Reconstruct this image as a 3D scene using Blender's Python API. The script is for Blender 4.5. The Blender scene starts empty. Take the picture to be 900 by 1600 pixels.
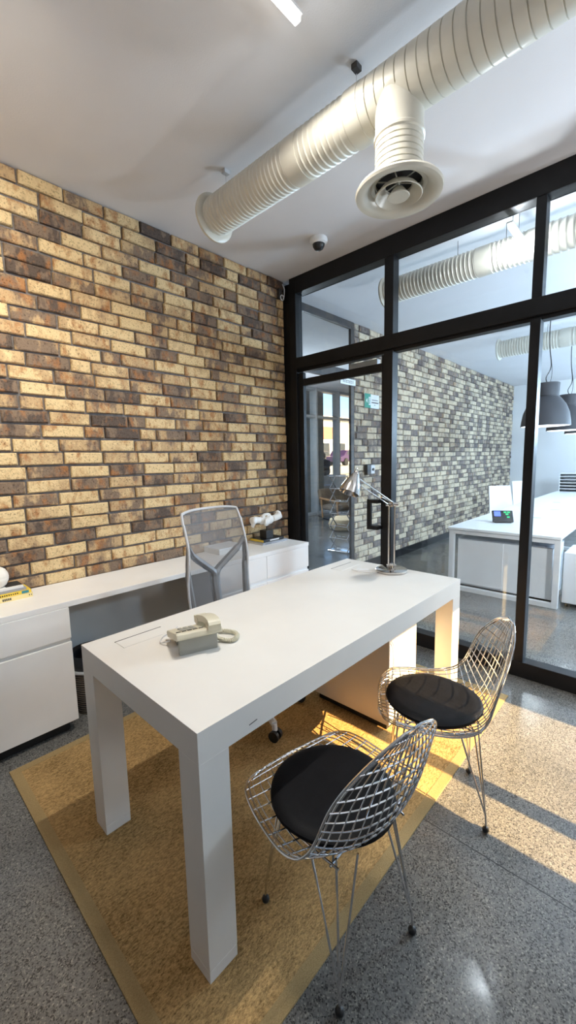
import bpy, bmesh, math, random
from mathutils import Vector, Matrix
random.seed(7)
PI = math.pi
SC = bpy.context.scene
COL = SC.collection

# ------------------------------------------------------------------ helpers
def catmull(pts, k=6, closed=False):
    """smooth a list of tuples"""
    P = [Vector(p) for p in pts]; n = len(P); out = []
    rng = range(n if closed else n - 1)
    for i in rng:
        if closed:
            a, b, c, d = P[i-1], P[i], P[(i+1) % n], P[(i+2) % n]
        else:
            a, b, c, d = P[max(i-1, 0)], P[i], P[i+1], P[min(i+2, n-1)]
        for j in range(k):
            t = j / k
            out.append(0.5*((2*b) + (c-a)*t + (2*a-5*b+4*c-d)*t*t + (3*b-a-3*c+d)*t**3))
    if not closed: out.append(P[-1])
    return out

class MB:
    def __init__(self, off=(0, 0, 0)):
        self.v = []; self.f = []; self.off = Vector(off); self.M = None
    def add(self, vs, fs):
        n = len(self.v)
        for p in vs:
            p = Vector(p)
            if self.M is not None: p = self.M @ p
            self.v.append(p - self.off)
        self.f += [tuple(i + n for i in q) for q in fs]
        return self
    def box(self, x0, y0, z0, x1, y1, z1):
        vs = [(x, y, z) for z in (z0, z1) for y in (y0, y1) for x in (x0, x1)]
        return self.add(vs, [(0, 2, 3, 1), (4, 5, 7, 6), (0, 1, 5, 4), (2, 6, 7, 3), (0, 4, 6, 2), (1, 3, 7, 5)])
    def tube(self, pts, r, n=8, closed=False, caps=True):
        P = [Vector(p) for p in pts]; m = len(P)
        rs = r if isinstance(r, (list, tuple)) else [r]*m
        T = []
        for i in range(m):
            if closed: t = P[(i+1) % m] - P[i-1]
            else: t = P[min(i+1, m-1)] - P[max(i-1, 0)]
            if t.length < 1e-9: t = Vector((0, 0, 1))
            T.append(t.normalized())
        u = T[0].orthogonal().normalized(); vs = []; fs = []
        for i in range(m):
            u = (u - T[i]*u.dot(T[i]))
            u = u.normalized() if u.length > 1e-6 else T[i].orthogonal().normalized()
            w = T[i].cross(u)
            for k in range(n):
                a = 2*PI*k/n
                vs.append(P[i] + (u*math.cos(a) + w*math.sin(a))*rs[i])
        for i in range(m if closed else m-1):
            j = (i+1) % m
            for k in range(n):
                l = (k+1) % n
                fs.append((i*n+k, i*n+l, j*n+l, j*n+k))
        if caps and not closed:
            fs.append(tuple(range(n-1, -1, -1))); fs.append(tuple((m-1)*n+k for k in range(n)))
        return self.add(vs, fs)
    def lathe(self, prof, n=32, c=(0, 0, 0), axis='z', caps=True):
        """prof: list of (radius, height)"""
        vs = []; fs = []; m = len(prof); c = Vector(c)
        for (r, h) in prof:
            for k in range(n):
                a = 2*PI*k/n; x, y = r*math.cos(a), r*math.sin(a)
                p = {'z': (x, y, h), 'y': (y, h, x), 'x': (h, x, y)}[axis]
                vs.append(c + Vector(p))
        for i in range(m-1):
            for k in range(n):
                l = (k+1) % n
                fs.append((i*n+k, i*n+l, (i+1)*n+l, (i+1)*n+k))
        if caps:
            if prof[0][0] > 1e-6: fs.append(tuple(range(n-1, -1, -1)))
            if prof[-1][0] > 1e-6: fs.append(tuple((m-1)*n+k for k in range(n)))
        return self.add(vs, fs)
    def prism(self, poly, fn0, fn1):
        """poly 2D list; fn0/fn1 map (a,b) to 3D for both ends"""
        n = len(poly)
        vs = [fn0(*p) for p in poly] + [fn1(*p) for p in poly]
        fs = [tuple(range(n-1, -1, -1)), tuple(range(n, 2*n))]
        fs += [(i, (i+1) % n, n+(i+1) % n, n+i) for i in range(n)]
        return self.add(vs, fs)
    def grid(self, fn, nu, nv):
        vs = [fn(i/nu, j/nv) for j in range(nv+1) for i in range(nu+1)]
        fs = [(j*(nu+1)+i, j*(nu+1)+i+1, (j+1)*(nu+1)+i+1, (j+1)*(nu+1)+i) for j in range(nv) for i in range(nu)]
        return self.add(vs, fs)
    def ball(self, c, r, n=16, s=(1, 1, 1)):
        c = Vector(c); vs = []; fs = []; m = n//2
        for i in range(m+1):
            th = PI*i/m
            for k in range(n):
                a = 2*PI*k/n
                vs.append(c + Vector((r*s[0]*math.sin(th)*math.cos(a), r*s[1]*math.sin(th)*math.sin(a), -r*s[2]*math.cos(th))))
        for i in range(m):
            for k in range(n):
                l = (k+1) % n; fs.append((i*n+k, i*n+l, (i+1)*n+l, (i+1)*n+k))
        return self.add(vs, fs)
    def build(self, name, mat, parent=None, bevel=0, smooth=False, solid=0, subsurf=0, weld=True, remesh=0):
        me = bpy.data.meshes.new(name); me.from_pydata([tuple(p) for p in self.v], [], self.f)
        bm = bmesh.new(); bm.from_mesh(me)
        if weld: bmesh.ops.remove_doubles(bm, verts=bm.verts, dist=1e-6)
        bmesh.ops.recalc_face_normals(bm, faces=bm.faces)
        bm.to_mesh(me); bm.free()
        me.materials.append(mat)
        o = bpy.data.objects.new(name, me); COL.objects.link(o)
        if parent is not None: o.parent = parent
        if solid:
            m = o.modifiers.new('solid', 'SOLIDIFY'); m.thickness = solid; m.offset = 0
        if remesh:
            m = o.modifiers.new('remesh', 'REMESH'); m.mode = 'VOXEL'; m.voxel_size = remesh; m.use_smooth_shade = True
            m = o.modifiers.new('soft', 'SMOOTH'); m.factor = .5; m.iterations = 3
        if subsurf:
            m = o.modifiers.new('sub', 'SUBSURF'); m.levels = subsurf; m.render_levels = subsurf
        if bevel:
            m = o.modifiers.new('bevel', 'BEVEL'); m.width = bevel; m.segments = 2; m.limit_method = 'ANGLE'; m.angle_limit = .7
        if smooth:
            for p in me.polygons: p.use_smooth = True
            try: me.set_sharp_from_angle(angle=math.radians(40))
            except Exception: pass
        return o

def tag(o, label=None, cat=None, group=None, kind=None):
    if label: o['label'] = label
    if cat: o['category'] = cat
    if group: o['group'] = group
    if kind: o['kind'] = kind
    return o
def thing(name, label, cat, loc=(0, 0, 0), rz=0, group=None, kind=None):
    o = bpy.data.objects.new(name, None); COL.objects.link(o)
    o.empty_display_size = .1
    o.location = loc; o.rotation_euler = (0, 0, rz)
    return tag(o, label, cat, group, kind)
def struct(o, label=None, cat=None): return tag(o, label, cat, kind='structure')
def copy_tree(o, parent=None):
    c = o.copy(); COL.objects.link(c); c.parent = parent
    for ch in list(o.children): copy_tree(ch, c)
    return c

# ------------------------------------------------------------------ materials
def nd(nt, t, **kw):
    n = nt.nodes.new(t)
    for k, v in kw.items():
        if k == 'ins':
            for a, b in v.items(): n.inputs[a].default_value = b
        else: setattr(n, k, v)
    return n
def ramp(nt, stops, interp='LINEAR'):
    n = nt.nodes.new('ShaderNodeValToRGB'); cr = n.color_ramp; cr.interpolation = interp
    while len(cr.elements) < len(stops): cr.elements.new(.5)
    for e, (p, c) in zip(cr.elements, stops):
        e.position = p; e.color = (*c, 1) if len(c) == 3 else c
    return n
def rgba(c): return (c[0], c[1], c[2], 1)

def mat(name, col, rough=.5, metal=0, spec=.5, var=.06, scale=12, bump=0, bscale=80, coat=0, aniso=0, emit=None, estr=0):
    m = bpy.data.materials.new(name); m.use_nodes = True
    nt = m.node_tree; b = nt.nodes['Principled BSDF']; L = nt.links.new
    tc = nd(nt, 'ShaderNodeTexCoord')
    nz = nd(nt, 'ShaderNodeTexNoise', ins={'Scale': scale, 'Detail': 4})
    L(tc.outputs['Object'], nz.inputs['Vector'])
    c0 = tuple(max(0, x*(1-var)) for x in col); c1 = tuple(min(1, x*(1+var)) for x in col)
    r = ramp(nt, [(.3, c0), (.7, c1)]); L(nz.outputs['Fac'], r.inputs['Fac']); L(r.outputs['Color'], b.inputs['Base Color'])
    b.inputs['Roughness'].default_value = rough; b.inputs['Metallic'].default_value = metal
    b.inputs['Specular IOR Level'].default_value = spec
    if coat: b.inputs['Coat Weight'].default_value = coat
    if bump:
        n2 = nd(nt, 'ShaderNodeTexNoise', ins={'Scale': bscale, 'Detail': 5}); L(tc.outputs['Object'], n2.inputs['Vector'])
        bp = nd(nt, 'ShaderNodeBump', ins={'Strength': bump, 'Distance': .005}); L(n2.outputs['Fac'], bp.inputs['Height']); L(bp.outputs['Normal'], b.inputs['Normal'])
    if emit:
        b.inputs['Emission Color'].default_value = rgba(emit); b.inputs['Emission Strength'].default_value = estr
    return m

def mat_glass(name, tint=(.96, .98, .985), refl=1.0):
    m = bpy.data.materials.new(name); m.use_nodes = True; nt = m.node_tree; L = nt.links.new
    for n in list(nt.nodes): nt.nodes.remove(n)
    out = nd(nt, 'ShaderNodeOutputMaterial'); tr = nd(nt, 'ShaderNodeBsdfTransparent', ins={'Color': rgba(tint)})
    gl = nd(nt, 'ShaderNodeBsdfGlossy', ins={'Roughness': .01, 'Color': (.9, .95, 1, 1)})
    lw = nd(nt, 'ShaderNodeLayerWeight', ins={'Blend': .5}); pw = nd(nt, 'ShaderNodeMath', operation='POWER', ins={1: 5.0})
    mu = nd(nt, 'ShaderNodeMath', operation='MULTIPLY_ADD', ins={1: .9*refl, 2: .035*refl})
    mx = nd(nt, 'ShaderNodeMixShader')
    L(lw.outputs['Facing'], pw.inputs[0]); L(pw.outputs[0], mu.inputs[0]); L(mu.outputs[0], mx.inputs[0]); L(tr.outputs[0], mx.inputs[1]); L(gl.outputs[0], mx.inputs[2]); L(mx.outputs[0], out.inputs[0])
    return m

def mat_mesh(name, col, cover=.62, scale=420):
    """woven see-through net"""
    m = bpy.data.materials.new(name); m.use_nodes = True; nt = m.node_tree; L = nt.links.new
    b = nt.nodes['Principled BSDF']; out = nt.nodes['Material Output']
    tc = nd(nt, 'ShaderNodeTexCoord')
    nz = nd(nt, 'ShaderNodeTexNoise', ins={'Scale': scale, 'Detail': 2}); L(tc.outputs['Object'], nz.inputs['Vector'])
    r = ramp(nt, [(.35, tuple(c*.85 for c in col)), (.65, tuple(c*1.1 for c in col))]); L(nz.outputs['Fac'], r.inputs['Fac'])
    L(r.outputs['Color'], b.inputs['Base Color']); b.inputs['Roughness'].default_value = .7
    tr = nd(nt, 'ShaderNodeBsdfTransparent'); mx = nd(nt, 'ShaderNodeMixShader', ins={0: cover})
    L(tr.outputs[0], mx.inputs[1]); L(b.outputs[0], mx.inputs[2]); L(mx.outputs[0], out.inputs[0])
    return m

def mat_emit(name, col, s):
    m = bpy.data.materials.new(name); m.use_nodes = True; nt = m.node_tree
    b = nt.nodes['Principled BSDF']; b.inputs['Base Color'].default_value = rgba(col)
    b.inputs['Emission Color'].default_value = rgba(col); b.inputs['Emission Strength'].default_value = s
    return m

def mat_brick(name, light, tan, brown, dark, rust):
    m = bpy.data.materials.new(name); m.use_nodes = True; nt = m.node_tree; b = nt.nodes['Principled BSDF']; L = nt.links.new
    geo = nd(nt, 'ShaderNodeNewGeometry')
    at = nd(nt, 'ShaderNodeAttribute', attribute_name='tone'); sd = nd(nt, 'ShaderNodeAttribute', attribute_name='seed')
    # per-brick shift of the pattern
    sh = nd(nt, 'ShaderNodeVectorMath', operation='SCALE'); cmb = nd(nt, 'ShaderNodeCombineXYZ')
    L(sd.outputs['Fac'], cmb.inputs[0]); L(sd.outputs['Fac'], cmb.inputs[2]); L(cmb.outputs[0], sh.inputs[0]); sh.inputs['Scale'].default_value = 37
    ad = nd(nt, 'ShaderNodeVectorMath', operation='ADD'); L(geo.outputs['Position'], ad.inputs[0]); L(sh.outputs[0], ad.inputs[1])
    base = ramp(nt, [(0, light), (.28, light), (.46, tan), (.58, tan), (.72, brown), (.88, brown), (1, dark)]); 
    # vertical streaks shift the tone inside one brick
    mp = nd(nt, 'ShaderNodeMapping'); mp.inputs['Scale'].default_value = (12, 12, 6); L(ad.outputs[0], mp.inputs[0])
    n1 = nd(nt, 'ShaderNodeTexNoise', ins={'Scale': 1.0, 'Detail': 3, 'Roughness': .6}); L(mp.outputs[0], n1.inputs['Vector'])
    mr = nd(nt, 'ShaderNodeMapRange', ins={1: .28, 2: .72, 3: -.34, 4: .34}); L(n1.outputs['Fac'], mr.inputs[0])
    sm = nd(nt, 'ShaderNodeMath', operation='ADD'); sm.use_clamp = True; L(at.outputs['Fac'], sm.inputs[0]); L(mr.outputs[0], sm.inputs[1]); L(sm.outputs[0], base.inputs['Fac'])
    # rusty burns
    mp2 = nd(nt, 'ShaderNodeMapping'); mp2.inputs['Scale'].default_value = (15, 15, 9); mp2.inputs['Location'].default_value = (5, 3, 9); L(ad.outputs[0], mp2.inputs[0])
    n2 = nd(nt, 'ShaderNodeTexNoise', ins={'Scale': 1.0, 'Detail': 4, 'Roughness': .65}); L(mp2.outputs[0], n2.inputs['Vector'])
    r2 = ramp(nt, [(.52, (0, 0, 0)), (.66, (.8, .8, .8))]); L(n2.outputs['Fac'], r2.inputs['Fac'])
    mx = nd(nt, 'ShaderNodeMix', data_type='RGBA'); L(r2.outputs['Color'], mx.inputs[0]); L(base.outputs['Color'], mx.inputs[6]); mx.inputs[7].default_value = rgba(rust)
    # pits and speckle
    n3 = nd(nt, 'ShaderNodeTexNoise', ins={'Scale': 95, 'Detail': 3, 'Roughness': .7}); L(ad.outputs[0], n3.inputs['Vector'])
    r3 = ramp(nt, [(.32, (.28, .25, .23)), (.46, (1, 1, 1))]); L(n3.outputs['Fac'], r3.inputs['Fac'])
    mu = nd(nt, 'ShaderNodeMix', data_type='RGBA', blend_type='MULTIPLY'); mu.inputs[0].default_value = .8
    L(mx.outputs[2], mu.inputs[6]); L(r3.outputs['Color'], mu.inputs[7]); L(mu.outputs[2], b.inputs['Base Color'])
    b.inputs['Roughness'].default_value = .85; b.inputs['Specular IOR Level'].default_value = .25
    n4 = nd(nt, 'ShaderNodeTexNoise', ins={'Scale': 60, 'Detail': 6, 'Roughness': .7}); L(ad.outputs[0], n4.inputs['Vector'])
    bp = nd(nt, 'ShaderNodeBump', ins={'Strength': 1.0, 'Distance': .009}); L(n4.outputs['Fac'], bp.inputs['Height']); L(bp.outputs['Normal'], b.inputs['Normal'])
    return m

def mat_floor():
    m = bpy.data.materials.new('polished concrete'); m.use_nodes = True; nt = m.node_tree; b = nt.nodes['Principled BSDF']; L = nt.links.new
    geo = nd(nt, 'ShaderNodeNewGeometry')
    big = nd(nt, 'ShaderNodeTexNoise', ins={'Scale': 1.6, 'Detail': 5, 'Roughness': .6}); L(geo.outputs['Position'], big.inputs['Vector'])
    c0 = ramp(nt, [(.3, (.125, .125, .12)), (.7, (.20, .198, .19))]); L(big.outputs['Fac'], c0.inputs['Fac'])
    agg = nd(nt, 'ShaderNodeTexVoronoi', ins={'Scale': 260}); L(geo.outputs['Position'], agg.inputs['Vector'])
    # stones: random tint per cell
    sep = nd(nt, 'ShaderNodeSeparateColor'); L(agg.outputs['Color'], sep.inputs[0])
    st = ramp(nt, [(0, (.1, .1, .1)), (.14, (.22, .21, .2)), (.28, (.7, .69, .67)), (.75, (.95, .93, .9)), (.94, (1.3, 1.25, 1.15)), (1, (1.9, 1.8, 1.65))]); L(sep.outputs[0], st.inputs['Fac'])
    mu = nd(nt, 'ShaderNodeMix', data_type='RGBA', blend_type='MULTIPLY'); mu.inputs[0].default_value = .85
    L(c0.outputs['Color'], mu.inputs[6]); L(st.outputs['Color'], mu.inputs[7])
    # saw-cut joints on a 1.9 m lattice
    sx = nd(nt, 'ShaderNodeSeparateXYZ'); L(geo.outputs['Position'], sx.inputs[0])
    a = nd(nt, 'ShaderNodeMath', operation='ADD', ins={1: 1.405}); L(sx.outputs[0], a.inputs[0])
    pp = nd(nt, 'ShaderNodeMath', operation='PINGPONG', ins={1: 1.2}); L(a.outputs[0], pp.inputs[0])
    lt = nd(nt, 'ShaderNodeMath', operation='LESS_THAN', ins={1: .0022}); L(pp.outputs[0], lt.inputs[0])
    jm = nd(nt, 'ShaderNodeMix', data_type='RGBA'); L(lt.outputs[0], jm.inputs[0]); L(mu.outputs[2], jm.inputs[6]); jm.inputs[7].default_value = (.03, .03, .028, 1)
    L(jm.outputs[2], b.inputs['Base Color'])
    rn = nd(nt, 'ShaderNodeTexNoise', ins={'Scale': 7, 'Detail': 5}); L(geo.outputs['Position'], rn.inputs['Vector'])
    rr = nd(nt, 'ShaderNodeMapRange', ins={1: .3, 2: .7, 3: .12, 4: .26}); L(rn.outputs['Fac'], rr.inputs[0]); L(rr.outputs[0], b.inputs['Roughness'])
    b.inputs['Specular IOR Level'].default_value = .5
    return m

def mat_sisal(name, c0, c1, sc=1.0):
    m = bpy.data.materials.new(name); m.use_nodes = True; nt = m.node_tree; b = nt.nodes['Principled BSDF']; L = nt.links.new
    geo = nd(nt, 'ShaderNodeNewGeometry')
    mp = nd(nt, 'ShaderNodeMapping'); mp.inputs['Scale'].default_value = (90*sc, 190*sc, 90*sc); L(geo.outputs['Position'], mp.inputs[0])
    n = nd(nt, 'ShaderNodeTexNoise', ins={'Scale': 1, 'Detail': 5, 'Roughness': .75}); L(mp.outputs[0], n.inputs['Vector'])
    big = nd(nt, 'ShaderNodeTexNoise', ins={'Scale': 3, 'Detail': 3}); L(geo.outputs['Position'], big.inputs['Vector'])
    ad = nd(nt, 'ShaderNodeMath', operation='MULTIPLY_ADD', ins={1: .35, 2: -.17}); L(big.outputs['Fac'], ad.inputs[0])
    a2 = nd(nt, 'ShaderNodeMath', operation='ADD'); L(n.outputs['Fac'], a2.inputs[0]); L(ad.outputs[0], a2.inputs[1])
    r = ramp(nt, [(.3, c0), (.66, c1)]); L(a2.outputs[0], r.inputs['Fac']); L(r.outputs['Color'], b.inputs['Base Color'])
    b.inputs['Roughness'].default_value = .95; b.inputs['Specular IOR Level'].default_value = .15
    bp = nd(nt, 'ShaderNodeBump', ins={'Strength': .9, 'Distance': .006}); L(n.outputs['Fac'], bp.inputs['Height']); L(bp.outputs['Normal'], b.inputs['Normal'])
    return m

def mat_weave(name):
    m = bpy.data.materials.new(name); m.use_nodes = True; nt = m.node_tree; b = nt.nodes['Principled BSDF']; L = nt.links.new
    geo = nd(nt, 'ShaderNodeNewGeometry')
    w = nd(nt, 'ShaderNodeTexWave', bands_direction='Z', ins={'Scale': 22, 'Distortion': 1.5}); L(geo.outputs['Position'], w.inputs['Vector'])
    r = ramp(nt, [(.4, (.03, .024, .02)), (.9, (.26, .2, .15))]); L(w.outputs['Fac'], r.inputs['Fac']); L(r.outputs['Color'], b.inputs['Base Color'])
    bp = nd(nt, 'ShaderNodeBump', ins={'Strength': .8, 'Distance': .006}); L(w.outputs['Fac'], bp.inputs['Height']); L(bp.outputs['Normal'], b.inputs['Normal'])
    b.inputs['Roughness'].default_value = .8
    return m

M = {
 'plaster': mat('white ceiling paint', (.76, .76, .78), .9, spec=.2, var=.03, scale=2, bump=.12, bscale=160),
 'wall': mat('white wall paint', (.8, .8, .8), .85, spec=.2, var=.02, scale=3, bump=.08, bscale=120),
 'greywall': mat('dark bounce-cutting wall', (.20, .20, .21), .9, spec=.2, var=.04, scale=3),  # tone of the unseen walls, darkened to cut bounce light
 'mortar': mat('grey mortar', (.20, .185, .18), .95, spec=.1, var=.25, scale=40, bump=.6, bscale=90),
 'brick': mat_brick('reclaimed brick', (.74, .55, .30), (.54, .37, .20), (.235, .165, .115), (.115, .085, .068), (.40, .17, .06)),
 'brickcoollit': mat_brick('cool-lit reclaimed brick', (.68, .575, .42), (.48, .41, .31), (.22, .185, .165), (.13, .11, .105), (.38, .24, .14)),  # same brick as the near wall, greyed to paint in the cool light
 'floor': mat_floor(),
 'steel': mat('black painted steel', (.008, .008, .009), .42, spec=.28, var=.2, scale=9, bump=.05, bscale=30),
 'glass': mat_glass('clear glass'),
 'white': mat('white lacquer', (.88, .87, .85), .38, spec=.45, var=.02, scale=6),
 'deskwhite': mat('cream desk lacquer', (.735, .712, .665), .38, spec=.45, var=.02, scale=6),
 'whitecold': mat('white laminate', (.82, .83, .84), .35, spec=.45, var=.02, scale=6),
 'gap': mat('dark gap', (.02, .02, .02), .8, var=.1),
 'kick': mat('black kick board', (.015, .014, .013), .6, var=.2),
 'backpanel': mat('grey back panel', (.46, .47, .46), .6, var=.05, scale=4),
 'sisal': mat_sisal('sisal rug', (.11, .064, .021), (.65, .415, .175)),
 'sisalband': mat_sisal('rug binding', (.30, .20, .09), (.50, .36, .17), 2.0),
 'chrome': mat('chrome', (.72, .72, .73), .12, 1, var=.04, scale=30),
 'nickel': mat('polished nickel', (.62, .58, .54), .14, 1, var=.05, scale=30),
 'leather': mat('black leather', (.005, .005, .006), .5, spec=.1, var=.2, scale=30, bump=.12, bscale=260),
 'rubber': mat('black rubber', (.01, .01, .01), .5, var=.2),
 'duct': mat('cream painted duct', (.62, .60, .52), .32, spec=.5, var=.05, scale=8),
 'ductshade': mat('painted duct shade', (.02, .02, .02), .7, var=.2),
 'greyplastic': mat('light grey plastic', (.52, .52, .53), .45, var=.05),
 'framegrey': mat('grey chair frame', (.19, .195, .205), .45, var=.08),
 'net': mat_mesh('grey net', (.17, .17, .175), .6),
 'phone': mat('cream phone plastic', (.62, .58, .45), .42, var=.05),
 'phonegrey': mat('grey phone stand', (.30, .30, .265), .5, var=.08),
 'ink': mat('dark print', (.03, .03, .03), .6, var=.1),
 'ceramic': mat('white bisque', (.82, .78, .72), .6, var=.05, scale=30, bump=.15, bscale=60),
 'plasterhands': mat('white plaster', (.84, .82, .78), .7, var=.05, scale=40, bump=.2, bscale=120),
 'gold': mat('gold metal', (.75, .48, .14), .3, 1, var=.2, scale=60),
 'black': mat('satin black', (.012, .012, .013), .4, var=.2),
 'paper': mat('paper white', (.78, .77, .74), .7, var=.04),
 'pages': mat('book pages', (.70, .66, .56), .9, var=.12, scale=90),
 'yellow': mat('yellow cover', (.80, .58, .06), .45, var=.08),
 'cream': mat('cream cover', (.80, .66, .32), .5, var=.08),
 'greycover': mat('grey cover', (.32, .33, .36), .5, var=.08),
 'teal': mat('teal print', (.03, .22, .28), .5, var=.1),
 'weave': mat_weave('dark wicker'),
 'bag': mat('black bin liner', (.008, .008, .009), .3, var=.2, bump=.5, bscale=40),
 'led': mat_emit('white tube light', (1, .97, .92), 5),
 'ledcool': mat_emit('cool tube light', (.9, .95, 1), 12),
 'shade': mat('dark grey lamp shade', (.042, .039, .042), .6, var=.12, scale=7),
 'shadein': mat('white shade lining', (.85, .85, .85), .6, var=.02),
 'bulb': mat_emit('lamp bulb', (.92, .96, 1), 18),
 'green': mat('green sign', (.0, .26, .17), .4, var=.05),
 'signwhite': mat('white sign', (.8, .83, .84), .4, var=.03),
 'screen': mat('blue screen', (.03, .05, .3), .2, emit=(.12, .2, 1), estr=1.6),
 'greenlight': mat('green key light', (.0, .3, .1), .3, emit=(.05, .8, .25), estr=.7),
 'alu': mat('pale aluminium', (.45, .47, .49), .4, .3, var=.05),
 'darkalu': mat('bronze steel', (.045, .04, .038), .45, var=.2, scale=10),
 'concrete': mat('outdoor concrete', (.30, .30, .30), .85, var=.2, scale=3, bump=.3, bscale=25),
 'darkconcrete': mat('dark concrete', (.16, .17, .18), .85, var=.2, scale=3),
 'pavement': mat('pale pavement', (.45, .47, .48), .8, var=.15, scale=1.2),
 'facade': mat('white facade', (.75, .75, .75), .8, var=.05, scale=1),
 'redsign': mat('red sign panel', (.55, .16, .12), .6, var=.1),
 'orangesign': mat('orange sign panel', (.8, .45, .22), .6, var=.1),
 'darkglass': mat('dark shop glass', (.03, .035, .05), .1, var=.2),
 'purplecar': mat('purple car paint', (.045, .025, .085), .25, var=.1),
 'darkcar': mat('dark car paint', (.05, .055, .07), .25, var=.1),
 'wood': mat('oak wood', (.36, .20, .09), .5, var=.25, scale=20),
 'upholstery': mat('brown upholstery', (.13, .095, .065), .85, var=.2, scale=20, bump=.2),
 'cushion': mat('cream cushion', (.70, .58, .38), .85, var=.1, scale=30, bump=.2),
 'skin': mat('skin', (.55, .33, .23), .6, var=.08),
 'clothes': mat('black clothes', (.012, .012, .016), .85, var=.3, scale=20),
 'trousers': mat('dark navy trousers', (.02, .022, .035), .85, var=.3, scale=20),
 'hair': mat('dark hair', (.012, .009, .008), .6, var=.3),
 'cable': mat('black cable', (.012, .012, .013), .5, var=.1),
}

# ================================================================== SETTING
CEIL = 3.0
YB = -.19                     # face of the near brick wall
# floor
fl = MB().box(-4.7, -6.2, -.1, 9.2, 4.2, 0).build('floor', M['floor']); struct(fl)
ce = MB().box(-4.7, -6.2, CEIL, 9.2, .14, CEIL+.25).build('ceiling', M['plaster']); struct(ce)

def brick_mesh(name, x0, x1, z0, z1, yface, parent, mat_, seed, tilt=0.0, bw=.222, bh=.067, jw=.013, jh=.012, proud=.021):
    """single bricks laid in running bond, each with its own length, set and arris, in one mesh"""
    R = random.Random(seed); vs = []; fs = []; tone = []; sd = []
    row = 0; z = z0
    while z < z1 - .01:
        h = min(bh, z1 - z)
        x = x0 - R.choice((.08, .12, .16, .2)) if row % 2 else x0 - R.uniform(.0, .07)
        run = R.random()
        while x < x1:
            w = bw*R.uniform(.97, 1.03)
            if R.random() < .09: w = bw*.5
            a, b_ = max(x, x0), min(x + w, x1)
            if b_ - a > .02:
                d = proud + R.uniform(-.005, .005); e = .006
                yb, y1, y2 = yface + .004, yface - d + .006, yface - d
                n = len(vs)
                def J(s=.0016): return R.uniform(-s, s)
                dz0, dz1 = J(.003), J(.003)
                for (yy, k) in ((yb, 0), (y1, 0), (y2, e)):
                    for (xx, zz) in ((a+k, z+k+dz0), (b_-k, z+k+dz1), (b_-k, z+h-k+dz1), (a+k, z+h-k+dz0)):
                        vs.append((xx+J(), yy+J(.001), zz+J()))
                q = [(n+8, n+9, n+10, n+11)]
                for l in (0, 4):
                    for k in range(4):
                        kk = (k+1) % 4
                        q.append((n+l+k, n+l+kk, n+l+4+kk, n+l+4+k))
                fs += q
                run = (run + R.uniform(.22, .78)) % 1
                t = run; s_ = R.random()
                tone += [t]*len(q); sd += [s_]*len(q)
            x += w + jw
        z += bh + jh; row += 1
    me = bpy.data.meshes.new(name); me.from_pydata(vs, [], fs)
    bm = bmesh.new(); bm.from_mesh(me); bmesh.ops.recalc_face_normals(bm, faces=bm.faces); bm.to_mesh(me); bm.free()
    for nm, data in (('tone', tone), ('seed', sd)):
        at = me.attributes.new(nm, 'FLOAT', 'FACE'); at.data.foreach_set('value', data)
    me.materials.append(mat_)
    o = bpy.data.objects.new(name, me); COL.objects.link(o); o.parent = parent
    return o

wl = MB().box(-4.7, YB+.018, 0, .06, .14, CEIL).build('wall_left', M['mortar']); struct(wl)
brick_mesh('brickwork', -4.7, .0, .005, CEIL, YB+.017, wl, M['brick'], 11)
wfar = MB().box(1.40, .018, 0, 7.9, .06, CEIL).build('wall_far', M['mortar']); struct(wfar)
brick_mesh('brickwork', 1.40, 7.9, .005, CEIL, .017, wfar, M['brickcoollit'], 23)
# end return of the far brick wall at the door
bb = MB().box(1.42, -.03, 0, 7.9, -.003, .10).build('baseboard_far', M['steel']); struct(bb)
wb = MB().box(7.9, -6.2, 0, 8.1, .2, CEIL).build('wall_back', M['wall']); struct(wb)
wr = MB()
# wall with the window, behind the viewer: opening x -1.30..-.10, z .1..2.6
wr.box(-4.7, -6.2, 0, -1.30, -6.05, CEIL).box(-.35, -6.2, 0, 9.2, -6.05, CEIL).box(-1.30, -6.2, 2.7, -.35, -6.05, CEIL).box(-1.30, -6.2, 0, -.35, -6.05, .08)
wr = wr.build('wall_right', M['greywall']); struct(wr)
tr = MB().box(-1.12, -6.17, .08, -1.035, -6.08, 2.7).build('trim_1', M['steel']); struct(tr)
wfr = MB().box(-4.7, -6.2, 0, -4.55, .1, CEIL).build('wall_front', M['greywall']); struct(wfr)

# ---- steel and glass partition on x = 0
W1 = thing('window_1', 'black steel framed glass partition between the office and the meeting room', 'window', (0, -.33, 0)); struct(W1)
o_ = W1.location
ST = M['steel']
def pbox(name, *b, parent=W1, mat_=ST, bev=.003, extra=()):
    m = MB(off=parent.location).box(*b)
    for e in extra: m.box(*e)
    return m.build(name, mat_, parent, bevel=bev)
YE = -6.05
pbox('corner_post', 0.01, -.262, 0, .10, -.176, 2.965)
pbox('door_post', 0, -.335, 0, .09, -.264, CEIL-.001)
# top beam: a channel with a lower flange
pbox('top_beam', 0.0, YE, 2.862, .018, -.336, CEIL-.001, extra=((.018, YE, 2.862, .10, -.336, 2.88), (.09, YE, 2.86, .10, -.336, CEIL-.001)))
pbox('transom', -.006, YE, 2.222, .012, -.336, 2.32, extra=((.012, YE, 2.222, .10, -.336, 2.24), (.012, YE, 2.302, .10, -.336, 2.32), (.02, YE, 2.198, .09, -.336, 2.222)))
pbox('bottom_rail', 0.0, YE, 0, .09, -1.29, .103)
mull = [(-1.285, -1.212), (-2.232, -2.178), (-3.20, -3.145), (-4.17, -4.115), (-5.14, -5.085)]
for a, b in mull:
    pbox('mullion', 0.004, a, .0 if a > -1.3 else .103, .085, b, 2.21)
    pbox('upper_mullion', 0.004, a, 2.321, .085, b, 2.861)
eds = [-.336] + [m for ab in mull for m in (ab[1], ab[0])] + [YE]
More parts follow.
